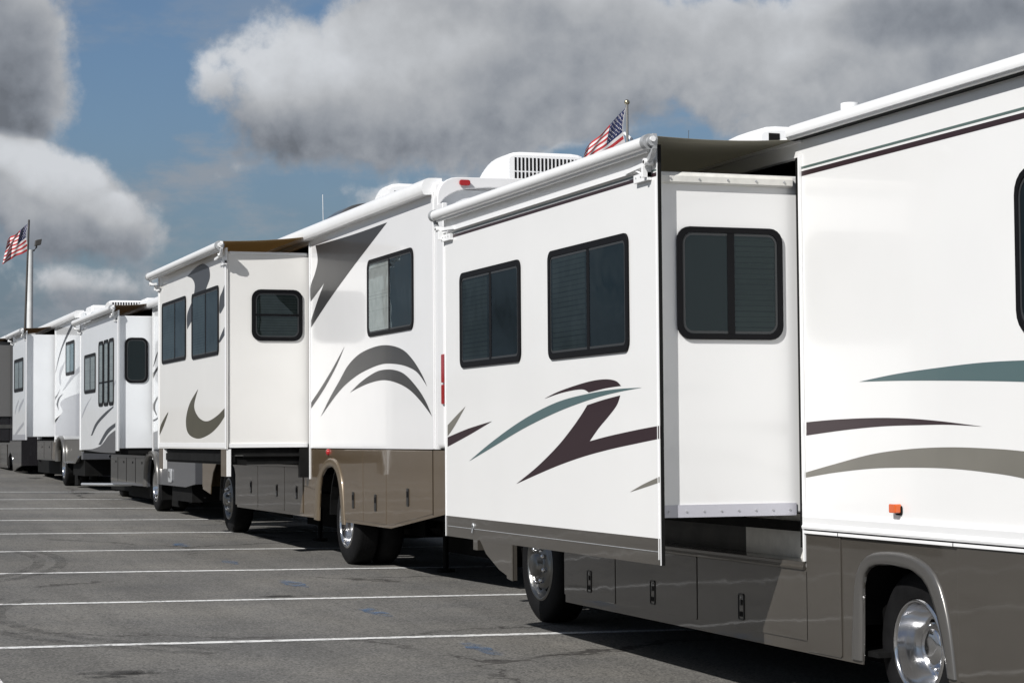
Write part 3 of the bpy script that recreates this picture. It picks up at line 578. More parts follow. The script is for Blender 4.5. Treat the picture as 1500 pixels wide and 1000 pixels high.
s = MB(); s.box(X - .012, X + .0, 18.98, 19.02, 1.49, 4.0, W2); obj('corner_seam', s, rv, bevel=.004)
inn = yz([(468, 762), (469.6, 719), (472.8, 697), (479, 685.6), (487, 683), (493.6, 692), (498, 712), (500, 735), (502, 767)], X); out_ = yz([(461.6, 760), (463, 719), (468, 693.6), (476, 677.6), (485.6, 670.6), (495, 677), (501.6, 700), (504.5, 732), (506.5, 768)], X)
zb = .665
fi = [(28.08, zb), (28.1, 1.0), (28.25, 1.20), (28.6, 1.33), (29.0, 1.36), (29.45, 1.30), (29.75, 1.12), (29.9, .92), (29.93, .80)]
sk = [(18.61, .875), (20.5, zb)] + [(inn[-1][0], zb)] + inn[1:-1][::-1] + [(inn[0][0], zb), (28.08, zb)] + fi[1:] + [(30.5, .86), (30.55, 1.48), (28.62, 1.48), (28.62, 1.40), (28.6, 1.28), (23.94, 1.28), (23.94, 1.48), (18.61, 1.48)]
s = MB(); s.prism(XP(X - .004), dedupe(sk), -.012, 0, BRONZE); s.prism(YP(18.45), [(X - .004, .90), (X + 2.5, .90), (X + 2.5, 1.485), (X - .004, 1.485)], -.15, 0, BRONZE); s.box(X + 2.46, X + 2.5, 18.6, 30.4, .70, 1.48, BRONZE); s.box(X, X + 2.5, 30.5, 30.56, .9, 1.48, BRONZE)
obj('skirt', s, rv)
arch_trim(rv, X - .004, out_, inn, ARCHB, .018)
sy = [onX(p, 700, X).y for p in (635, 567, 533, 505)]; lt = [(599, 728), (551.6, 736), (519, 732)]
s = MB()
for y in (19.04,): s.box(X - .008, X - .002, y - .006, y + .006, .85, 1.48, SEAL)
obj('skirt_seam', s, rv)
for i in range(3):
    l = onX(*lt[i], X)
    d = MB(); a_, b_ = sy[i] + .006, sy[i + 1] - .006; za = lambda y: .70 if y > 20.5 else .70 + (20.5 - y) * .111
    pts = [(a_, za(a_)), (20.5, .70), (b_, .70)] if a_ < 20.5 < b_ else [(a_, za(a_)), (b_, za(b_))]
    d.prism(XP(X - .004), pts + [(b_, 1.472), (a_, 1.472)], 0, .006, BRONZE); do = obj('storage_door', d, rv, bevel=.003)
    lm = MB(); lm.prism(XP(X - .010), rr(l.y - .035, l.y + .035, l.z - .09, l.z + .09, .012, 2), 0, .008, LATCH); lm.prism(XP(X - .018), rr(l.y - .02, l.y + .02, l.z, l.z + .06, .008, 2), 0, .005, FRAME); obj('latch', lm, do)
lt = [(436, 721), (407, 718), (369, 713)]; ss = [(445, 418), (418, 379), (379, 346)]
for (a_, b_), l_ in zip(ss, lt):
    l = onX(*l_, X); door(rv, X - .004, onX(a_, 700, X).y, onX(b_, 700, X).y, .70, 1.25, BRONZE, (l.y, l.z))
s = MB(); c = onX(482, 662, X); s.lathe((X - .004, c.y, c.z), [(.04, 0), (.036, -.02), (.02, -.03), (.001, -.032)], REDL, 16); obj('marker_light', s, rv)
wheel(rv, 6.05, 22.46, .48, 'dual', .26); wheel(rv, 6.02, 28.75, .47, 'steer', .27); far_wheels(rv, X, (22.46, 28.75), .47)
lin = MB()
for yc, rad in ((22.5, .66), (28.8, .66)):
    lin = MB()
    arc = [(yc + rad * math.cos(math.radians(t)), .72 + rad * math.sin(math.radians(t))) for t in range(0, 181, 15)]; arc2 = [(yc + (rad + .02) * math.cos(math.radians(t)), .72 + (rad + .02) * math.sin(math.radians(t))) for t in range(180, -1, -15)]
    lin.prism(XP(X + .03), arc + arc2, -.75, -.01, BLK); lin.box(X + .78, X + .8, yc - rad, yc + rad, .5, 1.45, BLK)
    obj('wheel_well', lin, rv)
underside(rv, X, 18.6, 30.4, .78, (22.46, 28.75))
for y0_, y1_ in ((18.9, 21.6), (23.3, 27.9), (29.6, 30.3)):
    s = MB(); s.box(X + .95, X + 2.4, y0_, y1_, gz(X, y0_) + .22, .8, BLK); obj('underbody_blocker', s, rv)  # added black boxes, cutting the sky light from the far side
for jy in (21.15, 26.6):
    s = MB(); z0 = gz(X + .8, jy); s.tube([(X + .8, jy, .9), (X + .8, jy, z0 + .03)], .03, BLK, 10); s.tube([(X + .8, jy, z0 + .03), (X + .8, jy, z0 + .005)], .10, BLK, 14); obj('levelling_jack', s, rv)
window(rv, XP(X), 19.66, 21.36, 2.69, 3.52, .10, .04, split=20.52, blind=BLINDL, blindspan=(20.54, 21.32), pane=GLASSC, label='sliding window with a pale curtain above the arch graphic')
edge_seal(rv, X, 23.93, 1.2, 3.93, .03)
Xf = 5.0; s = MB(); s.box(Xf + .01, X + .4, 23.99, 28.53, 1.50, 3.83, W3); obj('slide_out', s, rv, bevel=.012)
def d2f(s):
    z = lambda p: zmap(p, 200, 320, 2.083); Xo = Xf - .01
    decal(s, Xo, [z([(155, 177), (178, 152), (203, 138), (222, 150)]), z([(222, 150), (224, 180), (213, 213), (197, 262), (175, 300), (155, 338)]), z([(155, 338), (155, 292), (172, 245), (178, 205), (170, 184), (155, 177)])], SLV)
    decal(s, Xo, [z([(271, 195), (262, 222), (254, 244), (254, 290), (271, 262)])], SLV); decal(s, Xo, [z([(271, 325), (254, 365), (254, 378), (271, 352)])], SLV)
    decal(s, Xo, [z([(188, 520), (162, 565), (151, 615), (158, 655), (187, 671), (222, 658), (250, 632), (271, 600)]), z([(271, 576), (245, 602), (215, 618), (190, 606), (176, 572), (188, 520)])], OLV)
    decal(s, Xo, [z([(70, 662), (74, 630), (97, 590), (84, 630), (70, 662)])], OLV)
s = MB(); s.box(Xf - .01, Xf + .008, 23.97, 28.57, 1.485, 3.875, W3); d2f(s); fo = obj('slide_face', s, rv)
s = MB(); s.box(Xf - .018, Xf - .009, 23.965, 24.03, 1.485, 3.875, TRIM); s.box(Xf - .018, Xf - .009, 28.51, 28.575, 1.485, 3.875, TRIM); s.box(Xf - .014, Xf - .009, 24.03, 28.51, 1.50, 1.56, TRIM); obj('edge_trim', s, fo, bevel=.004)
for y, zl_ in ((23.99, 1.16), (28.22, 1.20)):
    s = MB(); s.box(Xf - .005, Xf + .03, y, y + .32, zl_, 1.483, BRONZE); s.box(Xf - .004, Xf + .05, y - .012, y, zl_, 1.483, TRIM); obj('corner_bracket', s, rv, bevel=.004)
s = MB(); s.box(Xf + .05, X + .4, 24.02, 28.5, 1.30, 1.50, BLK); s.box(Xf + .03, Xf + .1, 24.0, 28.5, 1.33, 1.42, BLK); s.tube([(Xf + .2, 24.0, 1.40), (X, 24.0, 1.40)], .02, BLK, 8); s.box(X - .12, X - .01, 23.95, 24.05, 1.14, 1.5, BLK); s.box(Xf + .1, X - .2, 23.99, 24.01, 1.40, 1.415, SHAD); obj('slide_rail', s, rv)
s = MB(); s.box(Xf + .03, X - .02, 23.975, 23.99, 3.80, 3.832, TRIM); s.box(Xf + .03, X - .02, 23.975, 23.99, 1.50, 1.55, TRIM); obj('flashing', s, rv, bevel=.003)
window(rv, YP(23.99), 5.30, 5.92, 2.77, 3.385, .11, .045, hsplit=3.08, blind=BLIND, pane=GLASS, proud=.018, label='rounded window split by a level bar on the slide-out side')
Pf = XP(Xf - .01)
window(rv, Pf, 26.5, 28.25, 2.64, 3.475, .07, .04, split=onX(258, 480, Xf).y, blind=BLIND, blindspan=(27.4, 28.2), label='window with a half lowered blind, farther along the slide-out face')
window(rv, Pf, 24.39, 26.08, 2.62, 3.46, .07, .04, split=onX(303, 470, Xf).y, blind=BLIND, blindspan=(25.3, 26.04), label='window over the slate graphic on the slide-out face')
awning(rv, Xf - .01, 4.88, X, 23.82, 28.70, 3.885, 4.02, FAB2, hardware=TRIM, r=.05)
ac_unit(rv, 6.90, 7.71, 19.3, 20.45, 4.09, 4.475, 17); ac_unit(rv, 6.52, 7.32, 22.3, 23.2, 4.09, 4.50, 8, horizontal=True)
s = MB(); n = 14
prof = [(6.29, 4.09), (6.33, 4.25), (6.45, 4.37), (6.62, 4.45), (6.95, 4.47), (7.1, 4.34), (7.12, 4.09)]
s.prism(YP(24.0), spline(prof, 3), -.7, 0, PLAST); obj('roof_vent_cover', s, rv, bevel=.03)
s = MB(); s.tube([(6.42, 24.9, 4.08), (6.41, 24.9, 4.66)], .004, TRIM, 6); obj('antenna', s, rv)
lx = onY(930, 200, 18.3).x - .02; s = MB(); s.tube([(lx + .32, 18.28, 1.6), (lx + .32, 18.28, 4.02), (lx + .32, 18.34, 4.14), (lx + .32, 18.9, 4.16)], .016, TRIM, 10)
for q in (0,): s.tube([(lx + q, 18.28, 1.6), (lx + q, 18.28, 4.36), (lx + q, 18.34, 4.50), (lx + q, 18.5, 4.58), (lx + q, 18.76, 4.52), (lx + q, 18.95, 4.15)], .016, TRIM, 10)
for i in range(9): s.tube([(lx, 18.28, 1.75 + i * .29), (lx + .32, 18.28, 1.75 + i * .29)], .014, TRIM, 8)
for q in (0, .32):
    for zz in (1.8, 3.0, 3.8): s.tube([(lx + q, 18.28, zz), (lx + q, 18.56, zz)], .01, TRIM, 8)
obj('ladder', s, rv)
# ------------------------------------------------------------------ motorhomes 3 and 4 (same kind)
X = 6.0; rv = thing('motorhome', (X + 1.2, 36, gz(X + 1.2, 36)), 'third motorhome in the row, white with three slim windows side by side on its slide-out', 'motorhome', GRP)
z2 = lambda p: zmap(p, 100, 420, 3.125)
def d3(s):
    decal(s, X, [z2([(388, 370), (400, 320), (415, 285)]), z2([(415, 285), (400, 340), (388, 370)])], CHAR); decal(s, X, [z2([(385, 430), (398, 400), (416, 370)]), z2([(416, 355), (395, 385), (385, 405)])], CHAR)
    decal(s, X, [z2([(408, 500), (390, 535), (390, 560), (405, 590)]), z2([(405, 580), (398, 560), (400, 535), (410, 510)])], CHAR); decal(s, X, [z2([(380, 618), (400, 612), (416, 598), (416, 590), (400, 603), (380, 610)])], SLV)
    s.sheet(XP(X), [(31.12, 1.46), (35.0, 1.46), (35.0, 1.72), (31.12, 1.95)], .0016, SLATE)
shell(rv, X, 31.1, 39.6, 1.44, 3.93, (34.86, 39.5, 3.86), W4, decals=d3, W=2.45, nose=.3)
roof_awning(rv, X, 31.2, 39.5, 3.84, 3.99, .11, 0)
inn = [(35.42, .8), (35.40, 1.05), (35.25, 1.25), (34.95, 1.32), (34.6, 1.28), (34.38, 1.1), (34.32, .88)]; out_ = [(35.55, .8), (35.54, 1.08), (35.36, 1.33), (34.98, 1.41), (34.5, 1.38), (34.24, 1.15), (34.17, .87)]
s = MB(); s.prism(XP(X - .004), [(31.12, 1.45), (31.12, .92), (31.9, .86), (34.32, .86)] + inn[::-1][1:] + [(35.42, .80), (39.5, .77), (39.5, 1.33), (35.5, 1.33), (34.9, 1.45)], -.05, 0, SLATE); s.box(X, X + 2.45, 31.1, 31.16, .92, 1.45, SLATE); s.box(X + 2.4, X + 2.45, 31.1, 39.5, .8, 1.45, SLATE)
s.box(X, X + .6, 39.45, 39.5, .78, 1.33, SLATE); s.box(X, X + .6, 35.45, 35.5, .78, 1.33, SLATE); obj('skirt', s, rv)
arch_trim(rv, X - .004, out_, inn, ARCHT, .06)
for a_, b_ in ((35.62, 36.6), (36.6, 37.6), (37.6, 38.6), (38.6, 39.48)): door(rv, X - .004, a_, b_, .84, 1.28, OLIVE, gap=.03, th=.012, latch=((a_ + b_) / 2 - .2, 1.2), small=True)
s = MB(); s.tube([(5.5, 39.9, .76), (X + .4, 38.9, .76)], .03, ALU, 8); obj('exhaust_pipe', s, rv)
s = MB(); c = onX(250, 697, X); s.prism(XP(X - .004), rr(c.y - .2, c.y + .12, c.z - .10, c.z + .12, .04, 3), 0, .02, ALUD); s.box(X - .04, X - .02, c.y - .1, c.y + .02, c.z - .02, c.z + .08, CHROME); obj('utility_hatch', s, rv, bevel=.006)
wheel(rv, 6.06, 34.92, .42, 'dual', .24); wheel(rv, 6.4, 40.9, .40, 'plain', .24); far_wheels(rv, X, (34.92, 40.9), .41, 2.4)
lin = MB(); lin.box(X + .05, X + .72, 34.3, 34.34, .6, 1.4, BLK); lin.box(X + .05, X + .72, 35.42, 35.46, .6, 1.4, BLK); lin.box(X + .7, X + .74, 34.3, 35.46, .5, 1.4, BLK); lin.box(X + .05, X + .72, 34.3, 35.46, 1.36, 1.4, BLK); obj('wheel_well', lin, rv)
s = MB(); s.box(X + .45, X + 1.95, 39.6, 42.3, .75, 1.7, DARKB); s.box(X + .45, X + 1.95, 39.6, 41.2, 1.7, 2.3, DARKB); s.box(X + .1, X + 2.35, 39.62, 41.3, 2.4, 3.8, W4); obj('cab', s, rv, bevel=.05)
underside(rv, X, 31.1, 40.8, .80, (34.92, 40.9), 2.45)
s = MB(); s.box(X + .1, X + 2.3, 31.9, 33.6, .62, 1.0, BLK); obj('underbody_blocker', s, rv); s = MB(); s.box(X + .3, X + 2.3, 36.2, 39.3, .55, .9, BLK); s.box(X + .35, X + 2.2, 39.3, 41.8, .62, .9, BLK); obj('underbody_blocker', s, rv)  # black boxes added so the gap under the floor stays dark
s = MB(); s.tube([(X + .3, 31.9, .7), (X + .3, 33.9, .62)], .025, SHAD, 8); s.box(X + .2, X + .22, 33.6, 34.2, .5, .95, BLK); obj('mud_flap', s, rv)
edge_seal(rv, X, 34.86, 1.35, 3.86, .04)
Xf = 5.42; s = MB(); s.box(Xf + .01, X + .3, 34.95, 39.5, 1.46, 3.71, W4); obj('slide_out', s, rv, bevel=.012)
def d3f(s):
    Xo = Xf - .01
    for c_, m_ in (([[(207, 545), (165, 578), (125, 625), (104, 680)], [(110, 680), (135, 630), (170, 590), (207, 552)]], SLV), ([[(216, 622), (175, 655), (138, 722)], [(150, 722), (182, 672), (216, 640)]], SLV), ([[(216, 655), (185, 680), (150, 725), (110, 742)], [(62, 745), (150, 757), (216, 760)]], SLATE), ([[(108, 502), (85, 545), (62, 600)], [(62, 592), (80, 545), (108, 502)]], SILV), ([[(200, 480), (216, 440)], [(216, 425), (205, 455), (200, 480)]], SILV)):
        decal(s, Xo, [z2(q) for q in c_], m_)
s = MB(); s.box(Xf - .01, Xf + .008, 34.875, 39.54, 1.42, 3.80, W4); d3f(s); fo = obj('slide_face', s, rv)
s = MB(); s.box(Xf - .018, Xf - .009, 34.87, 34.95, 1.42, 3.80, TRIM); s.box(Xf - .018, Xf - .009, 39.46, 39.54, 1.42, 3.80, TRIM); obj('edge_trim', s, fo)
s = MB(); s.box(Xf + .05, X + .3, 34.98, 39.4, 1.36, 1.46, BLK); obj('slide_rail', s, rv)
Pf = XP(Xf - .01)
window(rv, Pf, 37.48, 38.9, 2.47, 3.19, .07, .05, split=38.15, blind=BLINDL, blindspan=(37.5, 38.85), pane=GLASSC)
for a_ in (35.34, 35.95, 36.56): window(rv, Pf, a_, a_ + .52, 2.2, 3.36, .09, .05, hsplit=2.62, blind=BLINDL, pane=GLASSC)
window(rv, YP(34.95), 5.53, 5.925, 2.57, 3.34, .11, .035, blind=None, pane=GLASSD, proud=.018)
awning(rv, Xf - .01, 5.30, X, 34.85, 39.62, 3.835, 3.93, FAB2b, hardware=TRIM, r=.05)
ac_unit(rv, 5.82, 6.62, 38.6, 39.4, 3.98, 4.22, 14, rows=1); s = MB(); s.box(6.22, 6.75, 36.9, 37.5, 3.98, 4.16, TRIM); obj('roof_vent', s, rv, bevel=.03)

X = 6.0; rv = thing('motorhome', (X + 1.2, 47.5, gz(X + 1.2, 47.5)), '', 'motorhome', GRP)
rv['label'] = 'fourth motorhome in the row, white fading to a grey swoosh, chrome-edged rear skirt beneath'
z1 = lambda p: zmap(p, 0, 400, 3.125)
def d4(s):
    for c_, m_ in (([[(378, 545), (330, 560), (290, 578), (275, 600), (286, 635), (255, 668), (243, 690), (243, 742)], [(300, 745), (378, 745)]], SILV), ([[(336, 215), (300, 290), (272, 370), (250, 472)], [(258, 440), (285, 345), (330, 250), (338, 225)]], SLV), ([[(300, 400), (275, 440), (270, 480), (275, 515)], [(280, 500), (278, 470), (290, 430), (300, 400)]], SILV), ([[(378, 410), (330, 465), (285, 540)], [(300, 525), (340, 475), (378, 440)]], SILV), ([[(244, 575), (262, 555), (275, 530)], [(270, 545), (258, 570), (244, 590)]], SLV), ([[(240, 690), (262, 655), (286, 636)], [(270, 658), (240, 705)]], TRIM), ([[(258, 600), (268, 570), (290, 550)], [(275, 570), (266, 600), (270, 630)]], SLV)):
        decal(s, X, [z1(q) for q in c_], m_)
shell(rv, X, 43.45, 51.4, 1.63, 4.28, (47.96, 50.9, 4.18), W4, decals=d4, W=2.45, nose=.3)
roof_awning(rv, X, 44.0, 51.2, 4.20, 4.36, .11, 0)
s = MB(); s.prism(YP(43.45), [(X, 1.63), (X, 4.1), (X + .15, 4.30), (X + 2.3, 4.34), (X + 2.45, 4.1), (X + 2.45, 1.63), (X + 2.3, 1.63), (X + 2.3, 4.0), (X + .4, 4.08), (X + .2, 3.9), (X + .12, 1.63)], -.02, .15, W4); obj('rear_cap', s, rv, bevel=.02)
inn = [(47.35, 1.13), (47.33, 1.4), (47.1, 1.58), (46.8, 1.62), (46.45, 1.55), (46.3, 1.35), (46.25, 1.15)]; out_ = [(47.5, 1.13), (47.48, 1.45), (47.2, 1.66), (46.8, 1.71), (46.35, 1.63), (46.14, 1.4), (46.08, 1.13)]
s = MB(); s.prism(XP(X - .004), [(43.5, 1.63), (43.5, 1.3), (43.9, 1.26), (44.4, 1.14), (46.25, 1.12)] + inn[::-1][1:] + [(47.35, 1.14), (51.35, 1.14), (51.35, 1.6), (47.9, 1.6), (47.9, 1.63)], -.05, 0, OLIVE); s.box(X, X + 2.45, 43.45, 43.5, 1.3, 1.63, OLIVE); s.box(X + 2.4, X + 2.45, 43.5, 51.3, 1.15, 1.63, OLIVE); s.box(X, X + .6, 47.4, 47.45, 1.13, 1.6, OLIVE); obj('skirt', s, rv)
s = MB(); s.tube([(X - .02, 46.1, 1.12), (X - .02, 44.4, 1.13), (X - .02, 43.9, 1.25)], .022, CHROME, 8); obj('chrome_strip', s, rv)
s = MB(); s.box(X - .02, X + 2.4, 43.25, 43.5, 1.20, 1.36, SLATE); s.box(X - .02, X + 2.4, 43.24, 43.26, 1.34, 1.37, CHROME); s.tube([(6.55, 43.24, 1.26), (6.55, 43.22, 1.26)], .035, CHROME, 12); obj('rear_bumper', s, rv, bevel=.01)
arch_trim(rv, X - .004, out_, inn, ARCHT, .06)
for a_, b_ in ((47.6, 48.5), (48.5, 49.9), (49.9, 51.3)): door(rv, X - .004, a_, b_, 1.17, 1.57, BRONZE, gap=.03, th=.012, latch=((a_ + b_) / 2 - .3, 1.45), small=True)
wheel(rv, 6.06, 46.82, .42, 'dual', .24); wheel(rv, 6.4, 53.2, .40, 'plain', .24); far_wheels(rv, X, (46.82, 53.2), .41, 2.4)
lin = MB(); lin.box(X + .7, X + .74, 46.2, 47.4, .7, 1.6, BLK); lin.box(X + .05, X + .72, 46.2, 46.24, .9, 1.6, BLK); lin.box(X + .05, X + .72, 47.36, 47.4, .9, 1.6, BLK); obj('wheel_well', lin, rv)
s = MB(); s.box(X + .45, X + 1.95, 51.4, 54.0, .95, 1.9, DARKB); s.box(X + .2, X + 2.2, 51.42, 53.1, 2.6, 4.0, W4); s.box(X + .4, X + 2, 51.4, 53, 1.9, 2.6, DARKB); obj('cab', s, rv, bevel=.05)
s = MB(); s.box(X + .1, X + 2.3, 43.8, 45.6, .85, 1.2, BLK); obj('underbody_blocker', s, rv); s = MB(); s.box(X + .3, X + 2.3, 48, 53.8, .8, 1.2, BLK); obj('underbody_blocker', s, rv)
s = MB(); s.box(X + .2, X + .24, 45.6, 46.1, .62, 1.15, BLK); obj('mud_flap', s, rv)
underside(rv, X, 43.5, 52.8, 1.1, (46.82, 53.2), 2.45)
window(rv, XP(X), 44.72, 46.08, 3.03, 3.77, .08, .06, split=45.4, blind=BLINDL, blindspan=(45.45, 46.0), pane=GLASSC)
edge_seal(rv, X, 47.96, 1.6, 4.18, .05)
Xf = 5.36; s = MB(); s.box(Xf + .01, X + .3, 48.05, 50.85, 1.69, 4.04, W4); obj('slide_out', s, rv, bevel=.012)
def d4f(s):
    for c_ in ([[(108, 572), (88, 610), (85, 640)], [(95, 615), (108, 585)]], [[(108, 680), (85, 710), (62, 745)], [(75, 740), (108, 695)]], [[(85, 578), (72, 615), (68, 650)], [(78, 610), (85, 590)]]): decal(s, Xf - .01, [z1(q) for q in c_], SILV)
s = MB(); s.box(Xf - .01, Xf + .008, 47.96, 50.88, 1.62, 4.12, W4); d4f(s); fo = obj('slide_face', s, rv)
s = MB(); s.box(Xf - .018, Xf - .009, 47.95, 48.06, 1.62, 4.12, TRIM); s.box(Xf - .014, Xf - .009, 48.1, 50.88, 1.62, 1.75, SILV); obj('edge_trim', s, fo)
window(rv, XP(Xf - .01), 48.6, 50.5, 2.76, 3.54, .08, .07, split=49.5, blind=BLINDL, pane=GLASSC)
awning(rv, Xf - .01, 5.24, X, 47.95, 51.0, 4.13, 4.24, FAB2b, hardware=TRIM, r=.05)
s = MB(); s.box(6.3, 7.2, 44.3, 45.2, 4.3, 4.5, TRIM); obj('roof_vent', s, rv, bevel=.05)
# ------------------------------------------------------------------ motorhome 5 (dark brown, at the left edge)
rv = thing('motorhome', (X + 1.25, 61, gz(X + 1.25, 61)), 'farthest motorhome at the left edge of the photo, dark body with a grey slide-out', 'motorhome', GRP)
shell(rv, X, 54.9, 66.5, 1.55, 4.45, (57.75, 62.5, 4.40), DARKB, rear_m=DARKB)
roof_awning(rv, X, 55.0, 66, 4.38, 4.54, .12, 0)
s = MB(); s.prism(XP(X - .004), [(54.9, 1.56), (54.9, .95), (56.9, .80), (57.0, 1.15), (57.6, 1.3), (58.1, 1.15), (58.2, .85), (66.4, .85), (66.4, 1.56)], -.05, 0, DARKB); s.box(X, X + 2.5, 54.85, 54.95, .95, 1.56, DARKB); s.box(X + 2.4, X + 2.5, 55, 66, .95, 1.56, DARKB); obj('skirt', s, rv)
for a_, b_ in ((58.3, 60), (60, 62), (62, 64)): door(rv, X - .004, a_, b_, .92, 1.5, BRONZE, gap=.03, th=.012)
s = MB()
for q in (.6, 1.0): s.box(X + q, X + q + .09, 54.82, 54.86, 1.15, 1.24, REDL)
obj('tail_light', s, rv)
wheel(rv, 6.08, 57.6, .46, 'dual', .26); far_wheels(rv, X, (57.6,), .46)
s = MB(); s.prism(YP(56.9), [(6.05, 1.0), (6.05, .86), (6.5, .86), (6.5, 1.0)], 0, .02, BLK); obj('mud_flap', s, rv)
underside(rv, X, 55, 66, .95, (57.6, 64.5))
Xf = 5.2; s = MB(); s.box(Xf, X + .3, 57.85, 62.4, 2.27, 4.33, TANW); obj('slide_out', s, rv, bevel=.01)
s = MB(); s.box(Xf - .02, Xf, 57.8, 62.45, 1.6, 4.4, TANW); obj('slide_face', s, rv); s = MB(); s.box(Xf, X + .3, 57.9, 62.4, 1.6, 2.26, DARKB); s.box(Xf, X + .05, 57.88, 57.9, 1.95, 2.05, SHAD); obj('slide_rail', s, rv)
awning(rv, Xf - .02, 5.08, X, 57.7, 62.6, 4.40, 4.42, FAB2b, hardware=TRIM, r=.05)
# ------------------------------------------------------------------ unseen tree belt, added as something dark for the windows to mirror
LEAF = mat('far foliage', (.035, .045, .022), .9, var=.5, vscale=1.2)
s = MB(); rnd = random.Random(3)
for i in range(9000):
    y = -60 + 460 * rnd.random(); hh = 5.6 + 1.3 * math.sin(y * .09) + .7 * math.sin(y * .31 + 1); x = -92 - 9 * rnd.random(); t = rnd.random() ** .7; z = gz(x, y) + t * hh; r_ = .45 + .4 * rnd.random()
    p = [(x + r_ * rnd.uniform(-1, 1), y + r_ * rnd.uniform(-1, 1), z + r_ * rnd.uniform(-1, 1)) for _ in range(4)]
    s.add(p, [(0, 1, 2), (1, 2, 3)], LEAF)
s.prism(XP(-97), [(-60, -3)] + [(y, 4.6 + 1.3 * math.sin(y * .09) + .7 * math.sin(y * .31 + 1)) for y in range(-60, 401, 4)] + [(400, -3)], -6, 0, LEAF)
tag(obj('added_tree_belt', s, recalc=False), 'unseen dark tree belt added for the window reflections', None, None, 'stuff')
# ------------------------------------------------------------------ flags and poles
FR = mat('flag red', (.40, .03, .035), .8); FWt = mat('flag white', (.66, .64, .64), .8); FBl = mat('flag blue', (.016, .024, .085), .8)
def make_flag(parent, top, hoist, fly_tip_top, fly_tip_bot, bot, wave, nx=78, ny=39, name='flag', off=.0):
    """stars and stripes cloth between four corners, rippled; colour picked per face"""
    m = MB(); T, B, FT, FB = map(Vector, (top, bot, fly_tip_top, fly_tip_bot)); vs = []
    for i in range(nx + 1):
        u = i / nx
        for j in range(ny + 1):
            v = j / ny; p = (T * (1 - v) + B * v) * (1 - u) + (FT * (1 - v) + FB * v) * u
            hb = math.sin(math.pi * v) * (1 - u) * .10 * (B - T).length
            w = wave * math.sin(u * 9 + v * 3.2) * (u + .15) + wave * .5 * math.sin(u * 17 - v * 6) * u
            vs.append(p + Vector((-hb, w * .9, w * .35)))
    fs = {0: [], 1: [], 2: []}; stars = []
    for r_ in range(9):
        for c_ in range(6 if r_ % 2 == 0 else 5): stars.append(((.5 + c_ + (0 if r_ % 2 == 0 else .5)) / 6 * .40, (r_ + .9) / 10 * 7 / 13))
    for i in range(nx):
        for j in range(ny):
            u = (i + .5) / nx; v = (j + .5) / ny
            if u < .40 and v < 7 / 13: k_ = 1 if any((u - a) ** 2 * 3.6 + (v - b) ** 2 < .0155 ** 2 * 1.25 for a, b in stars) else 2
            else: k_ = 0 if int(v * 13) % 2 == 0 else 1
            if u < .012: k_ = 1
            fs[k_].append([i * (ny + 1) + j, i * (ny + 1) + j + 1, (i + 1) * (ny + 1) + j + 1, (i + 1) * (ny + 1) + j])
    o = len(m.v); m.v += vs
    for k_, mt in ((0, FR), (1, FWt), (2, FBl)):
        q = m.mi(mt)
        for f in fs[k_]: m.f.append(f); m.m.append(q); m.sm.append(True)
    return obj(name, m, parent, recalc=False)
Yp = 18.22; c = onY(919, 235, Yp); fpole = thing('flagpole', (c.x, Yp, 3.2), 'short steel flagpole with ball tip and small flag above the nearest slide-out awning', 'flagpole')
s = MB(); t_ = onY(918.5, 153, Yp); s.tube([(c.x, Yp, 3.2), (t_.x, Yp, t_.z)], .013, POLE, 10); obj('pole', s, fpole)
s = MB(); s.lathe((t_.x, Yp, t_.z + .02), [(.001, -.028), (.012, -.025), (.022, -.016), (.028, 0), (.022, .016), (.012, .025), (.001, .028)], BALL, 16); obj('ball', s, fpole)
q = lambda a, b: tuple(onY(a, b, Yp))
make_flag(fpole, q(917, 158), None, q(858, 219), q(842, 264), q(921, 224), .022, name='flag')
Yp = 75; fpole = thing('flagpole', (onY(31, 600, Yp).x, Yp, gz(8, Yp)), 'thin dark leaning flagpole flying a flag beside the lamp pole at far left', 'flagpole')
s = MB(); a_ = onY(42.5, 322, Yp); b_ = onY(30, 600, Yp); s.tube([(b_.x, Yp, gz(8, Yp)), tuple(a_)], [.05, .035], DPOLE, 10); obj('pole', s, fpole)
q = lambda a, b: tuple(onY(a, b, Yp))
make_flag(fpole, q(42, 327), None, q(11, 352), q(3, 386), q(43, 366), .10, name='flag')
Yp = 86; lp = thing('light_pole', (onY(43.5, 600, Yp).x, Yp, gz(9.6, Yp)), 'tall pale lamp pole with one floodlight on a side arm behind the row', 'light pole')
s = MB(); a_ = onY(44.5, 366, Yp); b_ = onY(42.5, 600, Yp); s.tube([(b_.x, Yp, gz(9.6, Yp)), tuple(a_)], [.14, .12], GALV, 14); obj('pole', s, lp)
s = MB(); s.tube([tuple(onY(42, 367, Yp)), tuple(onY(50, 367, Yp)), tuple(onY(53, 363, Yp)), tuple(onY(54, 358, Yp))], .035, DPOLE, 8); obj('arm', s, lp)
s = MB(); c = onY(56, 355, Yp); s.add([(c.x - .15, Yp - .12, c.z - .16), (c.x + .1, Yp - .12, c.z - .1), (c.x + .14, Yp - .12, c.z + .14), (c.x - .12, Yp - .12, c.z + .08), (c.x - .15, Yp + .12, c.z - .16), (c.x + .1, Yp + .12, c.z - .1), (c.x + .14, Yp + .12, c.z + .14), (c.x - .12, Yp + .12, c.z + .08)], [(0, 1, 2, 3), (4, 5, 6, 7), (0, 1, 5, 4), (1, 2, 6, 5), (2, 3, 7, 6), (3, 0, 4, 7)], DPOLE); obj('floodlight', s, lp, bevel=.02)
